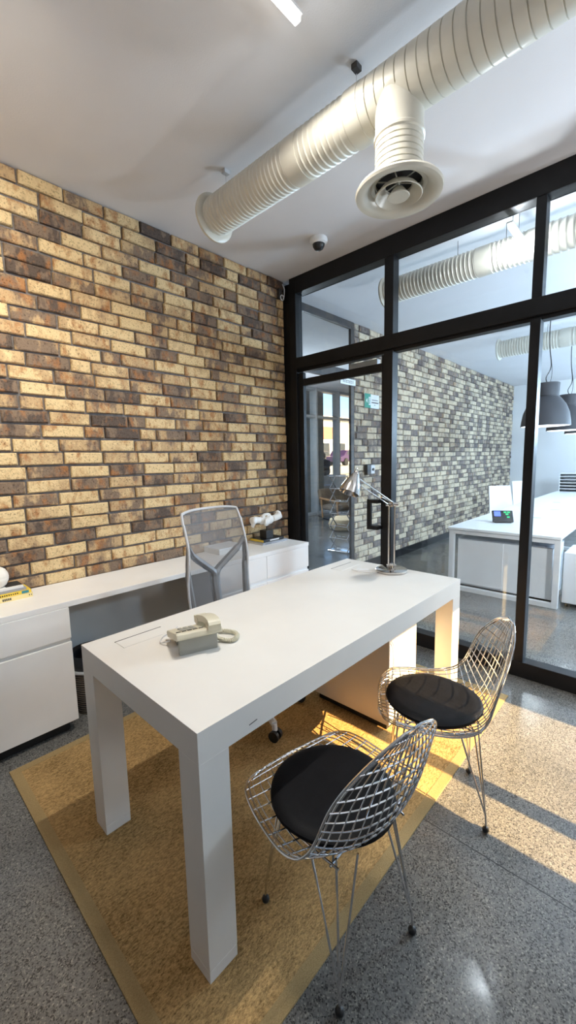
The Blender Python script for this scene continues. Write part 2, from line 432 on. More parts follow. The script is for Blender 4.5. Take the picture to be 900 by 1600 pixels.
for i in range(0, len(eds), 2):
    hi, lo = eds[i], eds[i+1]
    MB(off=o_).box(.052, lo, 2.31, .060, hi, 2.872).build('glass_pane', M['glass'], W1)
    if i > 0: MB(off=o_).box(.052, lo, .09, .060, hi, 2.21).build('glass_pane', M['glass'], W1)

# ---- glass door in the partition
D1 = thing('door_1', 'frameless black edged glass door left of the partition mullion', 'door', (.03, -.36, 0)); struct(D1)
pbox('stile', .02, -.395, .01, .06, -.345, 2.19, parent=D1)
pbox('stile', .02, -1.208, .01, .06, -1.185, 2.19, parent=D1)
pbox('door_rail', .02, -1.185, 2.075, .06, -.395, 2.135, parent=D1)
pbox('door_rail', .02, -1.185, .01, .06, -.395, .10, parent=D1)
MB(off=D1.location).box(.036, -1.185, .10, .044, -.395, 2.075).box(.036, -1.185, 2.135, .044, -.395, 2.19).build('glass_pane', M['glass'], D1)
hm = MB(off=D1.location)
hm.box(-.05, -1.135, .865, -.025, -1.105, 1.10).box(-.05, -1.20, 1.072, .02, -1.105, 1.10).box(-.05, -1.20, .865, .02, -1.105, .893)
hm.build('door_handle', ST, D1, bevel=.003)
pbox('door_closer', .062, -1.12, 2.12, .11, -.86, 2.185, parent=D1, mat_=M['greyplastic'])

# ---- frame of the lobby doorway in line with the brick wall
W2 = thing('window_2', 'dark steel lobby door frame with a glazed fanlight beside the far brick wall', 'window', (.1, .05, 0)); struct(W2)
DA = M['darkalu']
pbox('jamb', 1.335, .0, 0, 1.398, .035, CEIL-.001, parent=W2, mat_=DA)
pbox('jamb', .10, .0, 0, .20, .035, CEIL-.001, parent=W2, mat_=DA)
pbox('head', .20, .0, 2.92, 1.335, .035, CEIL-.001, parent=W2, mat_=DA)
pbox('transom', .20, .0, 2.33, 1.335, .035, 2.45, parent=W2, mat_=DA)
MB(off=W2.location).box(.20, .014, 2.45, 1.335, .022, 2.92).build('glass_pane', M['glass'], W2)
wl2 = MB().box(.06, -.17, 0, .10, .14, CEIL).build('trim_2', DA); struct(wl2)
# plate over the door
pl = thing('door_plate', 'small white plate with dark lettering over the lobby doorway', 'sign', (1.25, -.012, 2.31))
MB().box(-.15, -.008, -.035, .15, .008, .035).build('plate', M['signwhite'], pl, bevel=.003)
lt = MB()
for k, (w, h) in enumerate([(.012, .03), (.018, .03), (.02, .03), (.016, .03), (.02, .03), (.016, .03), (.012, .03)]):
    x = -.105 + k*.032
    lt.box(x, -.010, -h/2, x+.006, -.0085, h/2).box(x, -.010, h/2-.006, x+w, -.0085, h/2).box(x, -.010, -h/2, x+w*.8, -.0085, -h/2+.006)
lt.build('lettering', M['ink'], pl)
# evacuation sign
sg = thing('evacuation_sign', 'green and white emergency exit sign fixed to the far brick wall', 'sign', (1.76, -.016, 2.13))
MB().box(-.17, -.006, -.085, .17, .006, .085).build('sign_panel', M['signwhite'], sg, bevel=.002)
MB().box(-.17, -.009, -.085, -.035, -.0062, .085).build('green_field', M['green'], sg)
ic = MB()
ic.box(-.085, -.012, -.05, -.045, -.0092, .05)
ic.prism([(-.145, 0), (-.115, .026), (-.115, -.026)], lambda a, b: (a, -.012, b), lambda a, b: (a, -.0092, b))
ic.build('exit_symbol', M['signwhite'], sg)
fg = MB(); fg.box(-.071, -.014, -.03, -.061, -.0122, .02); fg.ball((-.064, -.0125, .03), .007, 8, (1, .3, 1)); fg.box(-.078, -.014, -.036, -.066, -.0122, -.026)
fg.build('running_figure', M['green'], sg)
tx = MB()
for k in range(5): tx.box(.0+k*.028, -.0085, .012, .018+k*.028, -.0062, .022)
for k in range(6): tx.box(-.01+k*.027, -.0085, -.02, .011+k*.027, -.0062, -.008)
tx.box(.05, -.0085, -.046, .075, -.0062, -.04)
tx.build('lettering', M['ink'], sg)
# access reader
ac = thing('access_reader', 'black access control reader on the brick by the lobby door', 'access reader', (1.70, -.03, 1.28))
MB().box(-.10, -.03, -.065, -.01, .018, .065).build('reader_body', M['black'], ac, bevel=.006)
MB().box(.0, -.02, -.055, .09, .018, .055).build('exit_button_box', M['greyplastic'], ac, bevel=.005)
MB().lathe([(.018, -.03), (.018, -.02)], 16, (.045, 0, .0), 'y').build('push_button', M['black'], ac)

# ---- lobby
lc = MB().box(-.5, .20, 3.2, 9.2, 4.2, 3.4).build('ceiling_lobby', M['plaster']); struct(lc)
hd = MB().box(-.5, .141, 2.99, 9.2, .20, 3.4).build('trim_3', M['plaster']); struct(hd)
wlb = MB().box(-.5, 3.85, 0, 3.2, 4.0, 3.2).build('wall_lobby', M['wall']); struct(wlb)
wls = MB().box(9.0, .2, 0, 9.2, 4.2, 3.2).build('wall_lobby_end', M['wall']); struct(wls)
wlo = MB().box(-.65, .14, 0, -.5, 4.0, 3.2).build('wall_lobby_side', M['wall']); struct(wlo)
W3 = thing('window_3', 'pale aluminium curtain wall at the end of the lobby', 'window', (3.2, 3.9, 0)); struct(W3)
for x in (3.2, 4.25, 5.32, 6.27, 7.22, 8.17, 8.94):
    pbox('mullion', x, 3.80, .0, x+.06, 4.02, 3.2, parent=W3, mat_=M['alu'])
pbox('transom', 3.2, 3.82, 2.46, 9.0, 4.0, 2.52, parent=W3, mat_=M['alu'])
pbox('sill_rail', 3.2, 3.82, 0, 9.0, 4.0, .06, parent=W3, mat_=M['alu'])
pbox('head_rail', 3.2, 3.82, 3.13, 9.0, 4.0, 3.199, parent=W3, mat_=M['alu'])
MB(off=W3.location).box(3.2, 3.905, .03, 9.0, 3.915, 3.15).build('glass_pane', M['glass'], W3)
dl = thing('downlight', 'round recessed downlight glowing in the lobby ceiling', 'ceiling light', (1.06, .46, 3.2))
MB().lathe([(.075, 0), (.075, -.012), (.058, -.014), (.055, -.004)], 24).build('trim_ring', M['whitecold'], dl, smooth=True)
MB().lathe([(.0, -.008), (.054, -.008), (.054, -.002)], 24).build('lamp_lens', M['bulb'], dl)

# rocking settee
bn = thing('rocking_settee', 'wooden rocking settee with brown upholstery in the lobby beyond the glass door', 'settee', (4.72, 2.95, 0), math.radians(-12))
for s in (0, 1.1):
    MB().tube(catmull([(s, -.42, .07), (s, -.2, .02), (s, .1, .016), (s, .40, .06)], 6), .016, 8).build('rocker', M['black'], bn, smooth=True)
    MB().tube([(s, -.30, .035), (s, -.27, .44)], .02, 8).build('leg', M['wood'], bn, smooth=True)
    MB().tube([(s, .25, .03), (s, .30, .50)], .02, 8).build('leg', M['wood'], bn, smooth=True)
    MB().tube(catmull([(s, -.33, .43), (s, -.1, .46), (s, .34, .50)], 4), .026, 8).build('armrest', M['wood'], bn, smooth=True)
MB().box(.0, -.28, .22, 1.1, .28, .36).build('seat', M['upholstery'], bn, bevel=.05)
bk = MB(); bk.M = Matrix.Translation((0, .26, .30)) @ Matrix.Rotation(-.25, 4, 'X'); bk.box(.0, 0, 0, 1.1, .11, .44); bk.build('backrest', M['upholstery'], bn, bevel=.05)
# folding scissor rack
gt = thing('scissor_rack', 'silver folding scissor lattice standing beside the lobby door jamb', 'folding rack', (2.24, .66, 0))
zz = [.02 + .19*k for k in range(7)]
for yy in (0, .32):
    g = MB()
    for k in range(6):
        g.tube([(-.06, yy, zz[k]), (.10, yy, zz[k+1])], .010, 6).tube([(.10, yy, zz[k]), (-.06, yy, zz[k+1])], .010, 6)
    g.build('lattice', M['chrome'], gt, smooth=True)
MB().box(-.09, -.03, 0, .14, .35, .02).build('foot', M['chrome'], gt, bevel=.004)
for k in range(7):
    for xx in (-.06, .10): MB().tube([(xx, -.0, zz[k]), (xx, .32, zz[k])], .007, 6).build('cross_bar', M['chrome'], gt, smooth=True)
po = thing('pouf', 'round cream pouf on the lobby floor behind the scissor lattice', 'pouf', (3.85, 1.93, 0))
MB().lathe([(.0, 0), (.20, .0), (.27, .04), (.30, .13), (.27, .23), (.18, .27), (0, .275)], 28).build('cushion', M['cushion'], po, smooth=True)
MB().lathe([(.303, .125), (.306, .13), (.303, .135)], 28, caps=False).build('piping', M['wood'], po, smooth=True)

# ---- outdoors beyond the lobby
gd = MB().box(-4, 4.2, -.12, 45, 45, -.02).build('ground_terrace', M['concrete']); struct(gd)
stp = MB().box(3, 4.75, -.02, 18, 5.2, .30).box(3, 5.2, -.02, 18, 5.65, .58).box(3, 5.65, -.02, 18, 6.4, .86)
stp = stp.build('trim_4', M['concrete'], bevel=.01); struct(stp)
pvm = MB().box(3, 6.4, -.02, 45, 45, .80).build('ground_street', M['pavement']); struct(pvm)
clm = MB().box(4.6, 4.4, -.02, 6.36, 4.7, 6).build('wall_pier', M['darkconcrete']); struct(clm)
bd = thing('shop_building', 'white shop building with red and orange sign panels across the street', 'building', (36, 27.5, .8))
MB().box(-12, 0, 0, 12, 6, 5.2).build('facade', M['facade'], bd)
MB().box(-12.2, -.4, 5.2, 12.2, 6, 5.6).build('roof', M['facade'], bd)
MB().box(-3.6, -.12, 3.0, -1.2, -.01, 4.4).build('sign_board', M['orangesign'], bd)
MB().box(-1.1, -.12, 3.0, 1.2, -.01, 4.4).build('sign_board', M['redsign'], bd)
for k in range(3): MB().box(-5+k*3.2, -.06, .1, -2.6+k*3.2, -.01, 2.5).build('shop_window', M['darkglass'], bd)
def car(name, label, loc, rz, paint):
    c = thing(name, label, 'car', loc, rz, 'cars parked across the street')
    prof = [(-2.1, .35), (-2.1, .8), (-1.5, .95), (-1.0, 1.4), (.7, 1.42), (1.3, .98), (2.05, .82), (2.1, .35)]
    MB().prism(prof, lambda a, b: (a, -.82, b), lambda a, b: (a, .82, b)).build('body', paint, c, bevel=.08)
    MB().prism([(-1.15, 1.0), (-.9, 1.32), (.6, 1.34), (1.0, 1.0)], lambda a, b: (a, -.835, b), lambda a, b: (a, .835, b)).build('side_window', M['darkglass'], c)
    for x in (-1.3, 1.3):
        for y in (-.83, .83): MB().lathe([(.2, -.1), (.33, -.1), (.33, .1), (.2, .1)], 20, (x, y, .33), 'y').build('wheel', M['rubber'], c)
car('car', 'dark parked car seen through the lobby glass left of the purple one', (29.5, 23.5, .8), .1, M['darkcar'])
car('car.001', 'purple parked car seen through the lobby glass', (29.0, 19.8, .8), .1, M['purplecar'])

# ---- seated person outside on the ledge
def person():
    root = thing('person', 'person in black clothes sitting hunched on the concrete ledge outside', 'person', (8.55, 6.05, .86), math.radians(200))
    # local: faces +x, pelvis at origin height
    J = {'pel': (0, 0, .11), 'ab': (.03, 0, .26), 'ch': (.12, 0, .42), 'nk': (.22, 0, .53), 'hdb': (.26, 0, .58)}
    me = bpy.data.meshes.new('body'); vs = []; es = []; rad = []
    def V(p, r): vs.append(p); rad.append(r); return len(vs)-1
    pel = V((0, 0, .12), (.15, .13)); ab = V((.04, 0, .27), (.15, .12)); ch = V((.13, 0, .43), (.17, .12)); nk = V((.22, 0, .54), (.06, .06)); hb = V((.26, 0, .585), (.055, .055))
    es += [(pel, ab), (ab, ch), (ch, nk), (nk, hb)]
    for s in (-1, 1):
        sh = V((.15, .17*s, .46), (.065, .065)); el = V((.30, .20*s, .26), (.048, .048)); wr_ = V((.44, .06*s, .30), (.035, .035))
        es += [(ch, sh), (sh, el), (el, wr_)]
        hip = V((.06, .09*s, .09), (.09, .09)); kn = V((.44, .12*s, .12), (.07, .07)); an = V((.42, .12*s, -.22), (.05, .05)); toe = V((.54, .13*s, -.255), (.035, .035))
        es += [(pel, hip), (hip, kn), (kn, an), (an, toe)]
    me.from_pydata(vs, es, []); me.materials.append(M['clothes'])
    o = bpy.data.objects.new('body', me); COL.objects.link(o); o.parent = root
    sk = o.modifiers.new('skin', 'SKIN'); sv = me.skin_vertices[0].data
    for i, r in enumerate(rad): sv[i].radius = r
    sv[0].use_root = True
    sub = o.modifiers.new('sub', 'SUBSURF'); sub.levels = 2; sub.render_levels = 2
    h = MB(); h.M = Matrix.Translation((.32, 0, .66)) @ Matrix.Rotation(.75, 4, 'Y')
    h.ball((0, 0, 0), .1, 16, (.95, .78, 1.2)); h.ball((.095, 0, -.015), .02, 8, (1, .7, 1.3)); h.ball((.05, 0, -.075), .05, 10)
    for s in (-1, 1): h.ball((0, .078*s, -.01), .024, 8, (.8, .4, 1.2))
    h.build('head', M['skin'], root, smooth=True)
    for s in (-1, 1):
        e = MB(); e.M = h.M; e.ball((.083, .03*s, .012), .012, 8); e.build('eye', M['ink'], root, smooth=True)
    mo = MB(); mo.M = h.M; mo.ball((.088, 0, -.055), .016, 8, (.5, 1.3, .35)); mo.build('mouth', M['redsign'], root, smooth=True)
    hr = MB(); hr.M = h.M; hr.ball((-.02, 0, .02), .115, 16, (.92, .85, 1.15)); hr.ball((-.06, 0, -.06), .08, 10); hr.build('hair', M['hair'], root, smooth=True)
    for s in (-1, 1):
        hd_ = MB()
        hd_.M = Matrix.Translation((.45, .05*s, .305))
        hd_.ball((.025, 0, 0), .036, 10, (1.15, .9, .5))
        for k in range(4):
            hd_.tube(catmull([(.05, (-.024+.016*k), 0), (.085-.004*abs(k-1.5), (-.024+.016*k), .012), (.095, (-.022+.015*k), .035)], 3), .0085, 6)
        hd_.tube(catmull([(.01, -.03*s, 0), (.035, -.048*s, .015), (.06, -.042*s, .035)], 3), .0095, 6)
        hd_.build('hand', M['skin'], root, smooth=True)
person()
ph = thing('paper_sheet', 'white folded paper held by the seated person outside', 'paper', (7.98, 5.86, 1.2), math.radians(200))
f_ = MB(); f_.M = Matrix.Rotation(-.7, 4, 'Y'); f_.box(-.06, -.09, -.002, .06, .09, .002); f_.build('sheet', M['paper'], ph)

# ================================================================== NEAR ROOM
# rug
rg = thing('sisal_rug', 'tan sisal rug with bound edge under the white desk', 'rug', (-1.37, -1.45, 0))
MB(off=rg.location).box(-2.42, -2.19, .0, -.32, -.735, .005).build('rug_field', M['sisal'], rg)
bn_ = MB(off=rg.location)
for b in ((-2.46, -2.23, .0, -.28, -2.19, .006), (-2.46, -.735, .0, -.28, -.695, .006), (-2.46, -2.19, .0, -2.42, -.735, .006), (-.32, -2.19, .0, -.28, -.735, .006)): bn_.box(*b)
bn_.build('rug_binding', M['sisalband'], rg)

RZ = .0062   # rug top
# desk
H = .75
dk = thing('desk', 'white square legged desk on the sisal rug', 'desk', (-1.43, -1.656, RZ)); o_ = dk.location
MB(off=o_).box(-2.29, -2.036, .66, -.568, -1.276, H).build('desk_top', M['deskwhite'], dk, bevel=.0007)
for (x, y) in ((-2.29, -2.036), (-.664, -2.036), (-2.29, -1.370), (-.664, -1.370)):
    lg = MB(off=o_).box(x, y, .045, x+.096, y+.094, .66).build('leg', M['deskwhite'], dk, bevel=.0004)
    MB(off=o_).box(x, y, RZ, x+.096, y+.094, .0435).build('foot_cap', M['deskwhite'], lg, bevel=.002)
for (x0, x1) in ((-2.195, -2.008), (-.845, -.64)):
    fp = MB(off=o_).box(x0, -1.43, H, x1, -1.358, H+.0012).build('cable_flap', M['deskwhite'], dk)
    MB(off=o_).box(x0-.002, -1.358, H, x1+.002, -1.354, H+.0016).build('flap_gap', M['gap'], fp)
MB(off=o_).tube([(-2.12, -2.0365, .685), (-2.09, -2.0365, .688)], .0012, 6).build('scuff_mark', M['ink'], dk)
# pedestal under the desk
pd = thing('drawer_pedestal', 'white drawer pedestal standing under the far end of the desk', 'drawer unit', (-.9, -1.6, RZ)); o_ = pd.location
MB(off=o_).box(-1.045, -1.87, .04, -.745, -1.38, .62).build('body', M['deskwhite'], pd, bevel=.003)
MB(off=o_).box(-1.03, -1.85, RZ, -.76, -1.40, .04).build('plinth', M['kick'], pd)
for k in range(3): MB(off=o_).box(-1.04, -1.38, .05+k*.19, -.75, -1.362, .235+k*.19).build('drawer', M['deskwhite'], pd, bevel=.002)

# credenza
WT = .72
cz = thing('credenza_worktop', 'long white worktop along the brick wall', 'worktop', (-1.6, -.40, .69)); o_ = cz.location
MB(off=o_).box(-2.114, -.612, .69, -.19, YB-.012, WT).box(-3.6, -.612, .69, -2.114, YB-.012, WT).build('slab', M['white'], cz, bevel=.002)
bpn = thing('back_panel', 'grey panel closing the knee space under the long worktop', 'panel', (-1.63, YB-.03, 0))
MB(off=bpn.location).box(-2.11, YB-.046, .0, -1.154, YB-.022, .689).build('panel', M['backpanel'], bpn, bevel=.002)
cl = thing('storage_cabinet', 'white cabinet with one drawer under the left end of the worktop', 'cabinet', (-2.85, -.4, 0)); o_ = cl.location
MB(off=o_).box(-3.6, -.596, .066, -2.116, YB-.022, .689).build('carcass', M['white'], cl, bevel=.002)
MB(off=o_).box(-3.58, -.565, 0, -2.15, -.30, .066).build('kick_board', M['kick'], cl)
for (x0, x1) in ((-2.86, -2.116), (-3.6, -2.863)):
    MB(off=o_).box(x0, -.614, .523, x1, -.597, .689).build('drawer', M['white'], cl, bevel=.002)
    MB(off=o_).box(x0, -.614, .066, x1, -.597, .503).build('door', M['white'], cl, bevel=.002)
cr = thing('low_cabinet', 'white low cabinet under the worktop end beside the glass door', 'cabinet', (-.65, -.4, 0)); o_ = cr.location
MB(off=o_).box(-1.15, -.596, .066, -.196, YB-.022, .689).build('carcass', M['white'], cr, bevel=.002)
MB(off=o_).box(-1.13, -.565, 0, -.22, -.30, .066).build('kick_board', M['kick'], cr)
for (x0, x1) in ((-1.15, -.692), (-.690, -.196)):
    MB(off=o_).box(x0, -.613, .512, x1-.002, -.597, .689).build('drawer', M['white'], cr, bevel=.0015)
    MB(off=o_).box(x0, -.613, .066, x1-.002, -.597, .485).build('door', M['white'], cr, bevel=.0015)

# books and ornament at the left end of the worktop
def book(name, label, x0, y0, x1, y1, z0, h, cover, group, spine_marks=(), spine='y0', rz=0, extra=None):
    cx, cy = (x0+x1)/2, (y0+y1)/2
    b = thing(name, label, 'book', (cx, cy, z0), rz, group)
    a, c = (x1-x0)/2, (y1-y0)/2; t = .0025
    cv = MB().box(-a, -c, 0, a, c, t).box(-a, -c, h-t, a, c, h).box(-a, -c, t, a, -c+t, h-t)
    cv.build('cover', cover, b, bevel=.0008)
    MB().box(-a+.004, -c+t, t, a-.004, c-.004, h-t).build('pages', M['pages'], b)
    if spine_marks:
        mk = MB()
        for (u0, u1, v0, v1) in spine_marks: mk.box(-a+2*a*u0, -c-.0006, h*v0, -a+2*a*u1, -c-.0001, h*v1)
        mk.build('spine_lettering', M['ink'], b)
    if extra: extra(b, a, c, h)
    return b
GB = 'books stacked at the left end of the worktop'
marks = [(.42+.02*k, .432+.02*k, .25, .75) for k in range(10)] + [(.66+.02*k, .674+.02*k, .25, .75) for k in range(5)]
book('book', 'cream spined book lying lowest in the stack at the worktop left end', -2.62, -.372, -2.212, -.235, WT, .024, M['cream'], GB, marks+[(.955, .965, .4, .7), (.98, .988, .4, .7)])
book('book.001', 'bright yellow book second from the bottom under the grey one', -2.60, -.366, -2.216, -.235, WT+.024, .018, M['yellow'], GB, [(.5+.025*k, .515+.025*k, .3, .7) for k in range(14)],
     extra=lambda b, a, c, h: MB().box(a-.045, -c-.0008, .002, a-.012, -c-.0001, h-.002).build('spine_badge', M['teal'], b))
book('book.002', 'thin grey book resting on the bright yellow book', -2.56, -.358, -2.236, -.235, WT+.042, .013, M['greycover'], GB)
book('book.003', 'white and black covered book on top of the left stack', -2.58, -.350, -2.246, -.225, WT+.055, .012, M['paper'], GB,
     extra=lambda b, a, c, h: MB().box(a-.075, -c+.02, h, a, c, h+.0006).build('cover_panel', M['ink'], b))
jr = thing('ceramic_jar', 'round white ceramic jar with gold finial on the book stack by the wall', 'jar', (-2.352, -.292, WT+.067))
prof = [(0, 0), (.026, 0), (.042, .012), (.053, .035), (.0555, .05), (.0545, .052), (.056, .055), (.054, .072), (.044, .093), (.028, .106), (.012, .11), (0, .11)]
MB().lathe(prof, 32).build('body', M['ceramic'], jr, smooth=True)
tw = MB()
for k in range(22):
    a = k*2.4; r = .006+.016*((k*7) % 10)/10
    tw.ball((r*math.cos(a), r*math.sin(a), .118+.0022*k), .0065, 8)
tw.tube([(0, 0, .105), (0, 0, .16)], .004, 8)
tw.build('finial', M['gold'], jr, smooth=True)

# books and sculpture at the right end
GR = 'books under the handshake sculpture'
book('book.004', 'grey large book lying flat under the black and yellow one', -.535, -.405, -.235, -.205, WT, .016, M['greycover'], GR, [(.1+.04*k, .125+.04*k, .3, .7) for k in range(6)], rz=.0)
book('book.005', 'black and yellow book lying directly under the black sculpture base', -.505, -.385, -.262, -.208, WT+.016, .022, M['black'], GR,
     extra=lambda b, a, c, h: (MB().box(-a-.0008, -c+.002, .002, -a-.0001, c-.006, h-.002).build('yellow_edge', M['yellow'], b), MB().box(-a*.4, -c-.0006, h*.25, a*.5, -c-.0001, h*.75).build('spine_lettering', M['paper'], b)))
sc = thing('handshake_sculpture', 'white plaster sculpture of clasped hands on a black cube', 'sculpture', (-.405, -.315, WT+.038))
MB().box(-.042, -.042, 0, .042, .042, .068).build('base', M['black'], sc, bevel=.002)
MB().tube([(0, 0, .066), (0, 0, .13)], .004, 8).build('rod', M['black'], sc)
hn = MB()
# two wrists meeting, palms clasped, fingers of each hand wrapped over the back of the other
for s in (-1, 1):
    yo = -.012*s
    hn.tube([(.150*s, yo, .172+.012*s), (.11*s, yo, .166), (.07*s, yo*.8, .160)], [.036, .030, .028], 14)
    hn.ball((.030*s, yo*.9, .156), .042, 14, (1.2, .55, .95))
    f = 1 if s < 0 else -1                               # side on which this hand's fingers show
    for k in range(4):
        xs = -s*(.002+.016*k) + .012*s
        z0 = .186-.006*k; L_ = (.050, .056, .054, .046)[k]
        hn.tube(catmull([(xs+.018*s, f*.020, z0), (xs, f*.036, z0-.012), (xs-s*.006, f*.040, z0-L_*.6), (xs-s*.004, f*.034, z0-L_), (xs, f*.022, z0-L_*1.15)], 4), [.0105]*11+[.0095]*3+[.0085]*3, 8)
    hn.tube(catmull([(.048*s, yo*.2, .186), (.022*s, -yo*.3, .204), (-.010*s, -yo*.8, .202)], 4), [.0125]*5+[.011]*3+[.009], 8)
for k in range(4):                                       # the left wrist ends in a second half-closed hand
    hn.tube(catmull([(-.135, -.012+.0*k, .186-.010*k), (-.165, -.030+.006*k, .180-.013*k), (-.172, -.036+.008*k, .160-.012*k), (-.158, -.036+.006*k, .148-.010*k)], 4), [.0115]*9+[.0095]*4, 8)
hn.tube([(.145, .012, .183), (.172, .014, .198)], [.034, .030], 14)
hn.build('clasped_hands', M['plasterhands'], sc, remesh=.0026)
tb = thing('white_box', 'flat white box on the worktop behind the mesh chair', 'box', (-.85, -.30, WT))
MB().box(-.13, -.10, 0, .13, .10, .035).build('box_body', M['paper'], tb, bevel=.004)
MB().box(-.132, -.102, .035, .132, .102, .045).build('lid', M['whitecold'], tb, bevel=.004)

# waste basket
ws = thing('waste_basket', 'dark woven waste basket with black liner beside the left cabinet', 'waste basket', (-1.955, -.43, 0))
MB().lathe([(.0, 0.004), (.105, .004), (.11, 0), (.135, .26), (.13, .265), (.125, .255), (.10, .02), (0, .02)], 32).build('basket', M['weave'], ws, smooth=True)
MB().lathe([(.139, .255), (.142, .262), (.139, .27), (.130, .27)], 32, caps=False).build('rim', M['greyplastic'], ws, smooth=True)
MB().lathe([(.128, .262), (.132, .30), (.12, .345), (.105, .33), (.10, .26)], 24, caps=False).build('bin_liner', M['bag'], ws, smooth=True, solid=.002)

# ---- wire chairs
def interp(v, tab):
    n = len(tab)-1; x = v*n; i = min(int(x), n-1); t = x-i
    a, b, c, d = tab[max(i-1, 0)], tab[i], tab[i+1], tab[min(i+2, n)]
    return [0.5*((2*b[k]) + (c[k]-a[k])*t + (2*a[k]-5*b[k]+4*c[k]-d[k])*t*t + (3*b[k]-a[k]-3*c[k]+d[k])*t**3) for k in range(len(a))]
# forward, height, half width, edge lift, edge forward
SH = [(.232, .418, .085, .0, -.004), (.222, .428, .160, .002, -.012), (.180, .432, .208, .008, -.008), (.11, .424, .230, .016, 0), (.03, .410, .240, .026, 0),
      (-.05, .400, .243, .040, 0), (-.115, .402, .238, .058, .004), (-.165, .428, .226, .070, .018), (-.198, .480, .214, .060, .034),
      (-.222, .548, .207, .035, .044), (-.242, .620, .196, .015, .046), (-.258, .690, .168, .004, .036), (-.270, .752, .112, 0, .018), (-.275, .788, .034, 0, .004)]
def surf(u, v):
    f, z, w, lf, fw = interp(v, SH)
    return Vector((w*u, f + fw*u*u, z + lf*abs(u)**2.2))
def wire_chair(name, label, loc, rz):
    root = thing(name, label, 'chair', loc, rz, 'wire chairs facing the desk')
    wr1 = MB()
    nv = 44
    for k in range(-7, 8):
        u = k/8.0
        wr1.tube([surf(u, .03+.955*j/nv) if abs(k) < 4 else surf(u, .02+.965*j/nv) for j in range(nv+1)], .0021, 6)
    for k in range(1, 24):
        v = k/24.0
        wr1.tube([surf(-1+2*j/14, v) for j in range(15)], .0021, 6)
    wr1.build('wire_shell', M['chrome'], root, smooth=True, weld=False)
    def rim(o):
        L1 = [surf(1, v/56.0) for v in range(57)]; L2 = [surf(-1, v/56.0) for v in range(56, -1, -1)]
        P = L1+L2; c = Vector((0, 0, .0)); out = []
        for i, p in enumerate(P):
            v = (i if i < 57 else 113-i)/56.0
            q = surf(0, v); d = (q-p); d = d.normalized() if d.length > 1e-4 else Vector((0, 0, 0))
            out.append(p + d*o)
        return out
    MB().tube(rim(0), .0033, 8, closed=True).tube(rim(.013), .0026, 8, closed=True).build('rim', M['chrome'], root, smooth=True, weld=False)
    # leather pad
    pdm = MB(); n = 40; prof = [(0, .030), (.5, .031), (.8, .030), (.93, .026), (.99, .018), (1.0, .010), (.97, .003), (.8, 0), (0, 0)]
    vs = []; fs = []
    for (q, hgt) in prof:
        for k in range(n):
            a = 2*PI*k/n; ca, sa = math.cos(a), math.sin(a)
            wd = .190*(1-.08*max(0, -sa)) ; 
            x = wd*q*ca; y = .008+.190*q*sa
            v0 = .0
            zs = .412+.13*max(0, -(y+.06))**1.3+.25*x*x+.06*max(0, y-.02)
            vs.append((x, y, zs+hgt))
    m = len(prof)
    for i in range(m-1):
        for k in range(n):
            l = (k+1) % n; fs.append((i*n+k, i*n+l, (i+1)*n+l, (i+1)*n+k))
    pdm.add(vs, fs)
    pad = pdm.build('seat_pad', M['leather'], root, smooth=True)
    # under-frame
    uf = MB()
    for s in (-1, 1):
        uf.tube(catmull([(.13*s, -.15, .392), (.15*s, 0, .388), (.13*s, .15, .392)], 5), .0035, 6)
        uf.tube(catmull([(-.14, .13*s, .390), (0, .10*s, .375), (.14, .13*s, .390)], 5), .0035, 6)
    uf.tube([(-.13, -.13, .386), (.13, .13, .386)], .0035, 6).tube([(.13, -.13, .386), (-.13, .13, .386)], .0035, 6)
    uf.build('cross_frame', M['chrome'], root, smooth=True, weld=False)
    for (sx, sy) in ((-1, -1), (1, -1), (1, 1), (-1, 1)):
        ft = Vector((.150*sx, .172*sy, .012)); lg = MB()
        for (tx, ty) in ((.155, .07), (.115, .125), (.06, .150)):
            t = Vector((tx*sx, ty*sy, .392)); k = Vector((ft.x, ft.y, .06))
            lg.tube([t, k.lerp(t, .04) + (t-k).normalized()*.0, Vector((ft.x, ft.y, .035)), ft], .0034, 7)
        l_ = lg.build('leg', M['chrome'], root, smooth=True, weld=False)
        MB().ball((ft.x, ft.y, .012), .0125, 12).build('foot_glide', M['rubber'], l_, smooth=True)
    return root
C1 = wire_chair('wire_chair', 'chrome wire chair with black leather seat pad nearest the viewer', (-1.92, -2.185, 0), math.radians(80-90))
C2 = copy_tree(C1)
C2.location = (-1.262, -2.205, 0); C2.rotation_euler.z = math.radians(121-90)
C2['label'] = 'chrome wire chair with black leather seat pad at the desk end by the partition'

# ---- mesh office chair
oc = thing('office_chair', 'grey mesh high back swivel chair between desk and worktop', 'chair', (-1.40, -1.17, RZ), PI+math.radians(2))
BK = [(-.20, .50, .205), (-.225, .62, .218), (-.235, .74, .220), (-.228, .85, .216), (-.232, .94, .208), (-.255, 1.03, .206), (-.278, 1.10, .205), (-.295, 1.148, .198)]
def bsurf(u, v):
    f, z, w = interp(v, BK)
    return Vector((w*u, f + .035*u*u, z - (.014*u**4 if v > .8 else 0)))
MB().grid(lambda a, b: bsurf(-1+2*a, b), 16, 32).build('back_mesh', M['net'], oc, smooth=True)
fr = [bsurf(1, k/40) for k in range(41)] + [bsurf(1-2*k/12, 1) for k in range(1, 12)] + [bsurf(-1, 1-k/40) for k in range(41)]
MB().tube(fr, .0075, 8).build('back_frame', M['greyplastic'], oc, smooth=True)
y_ = MB()
def off(p, d=.012): return p + Vector((0, -d, 0))
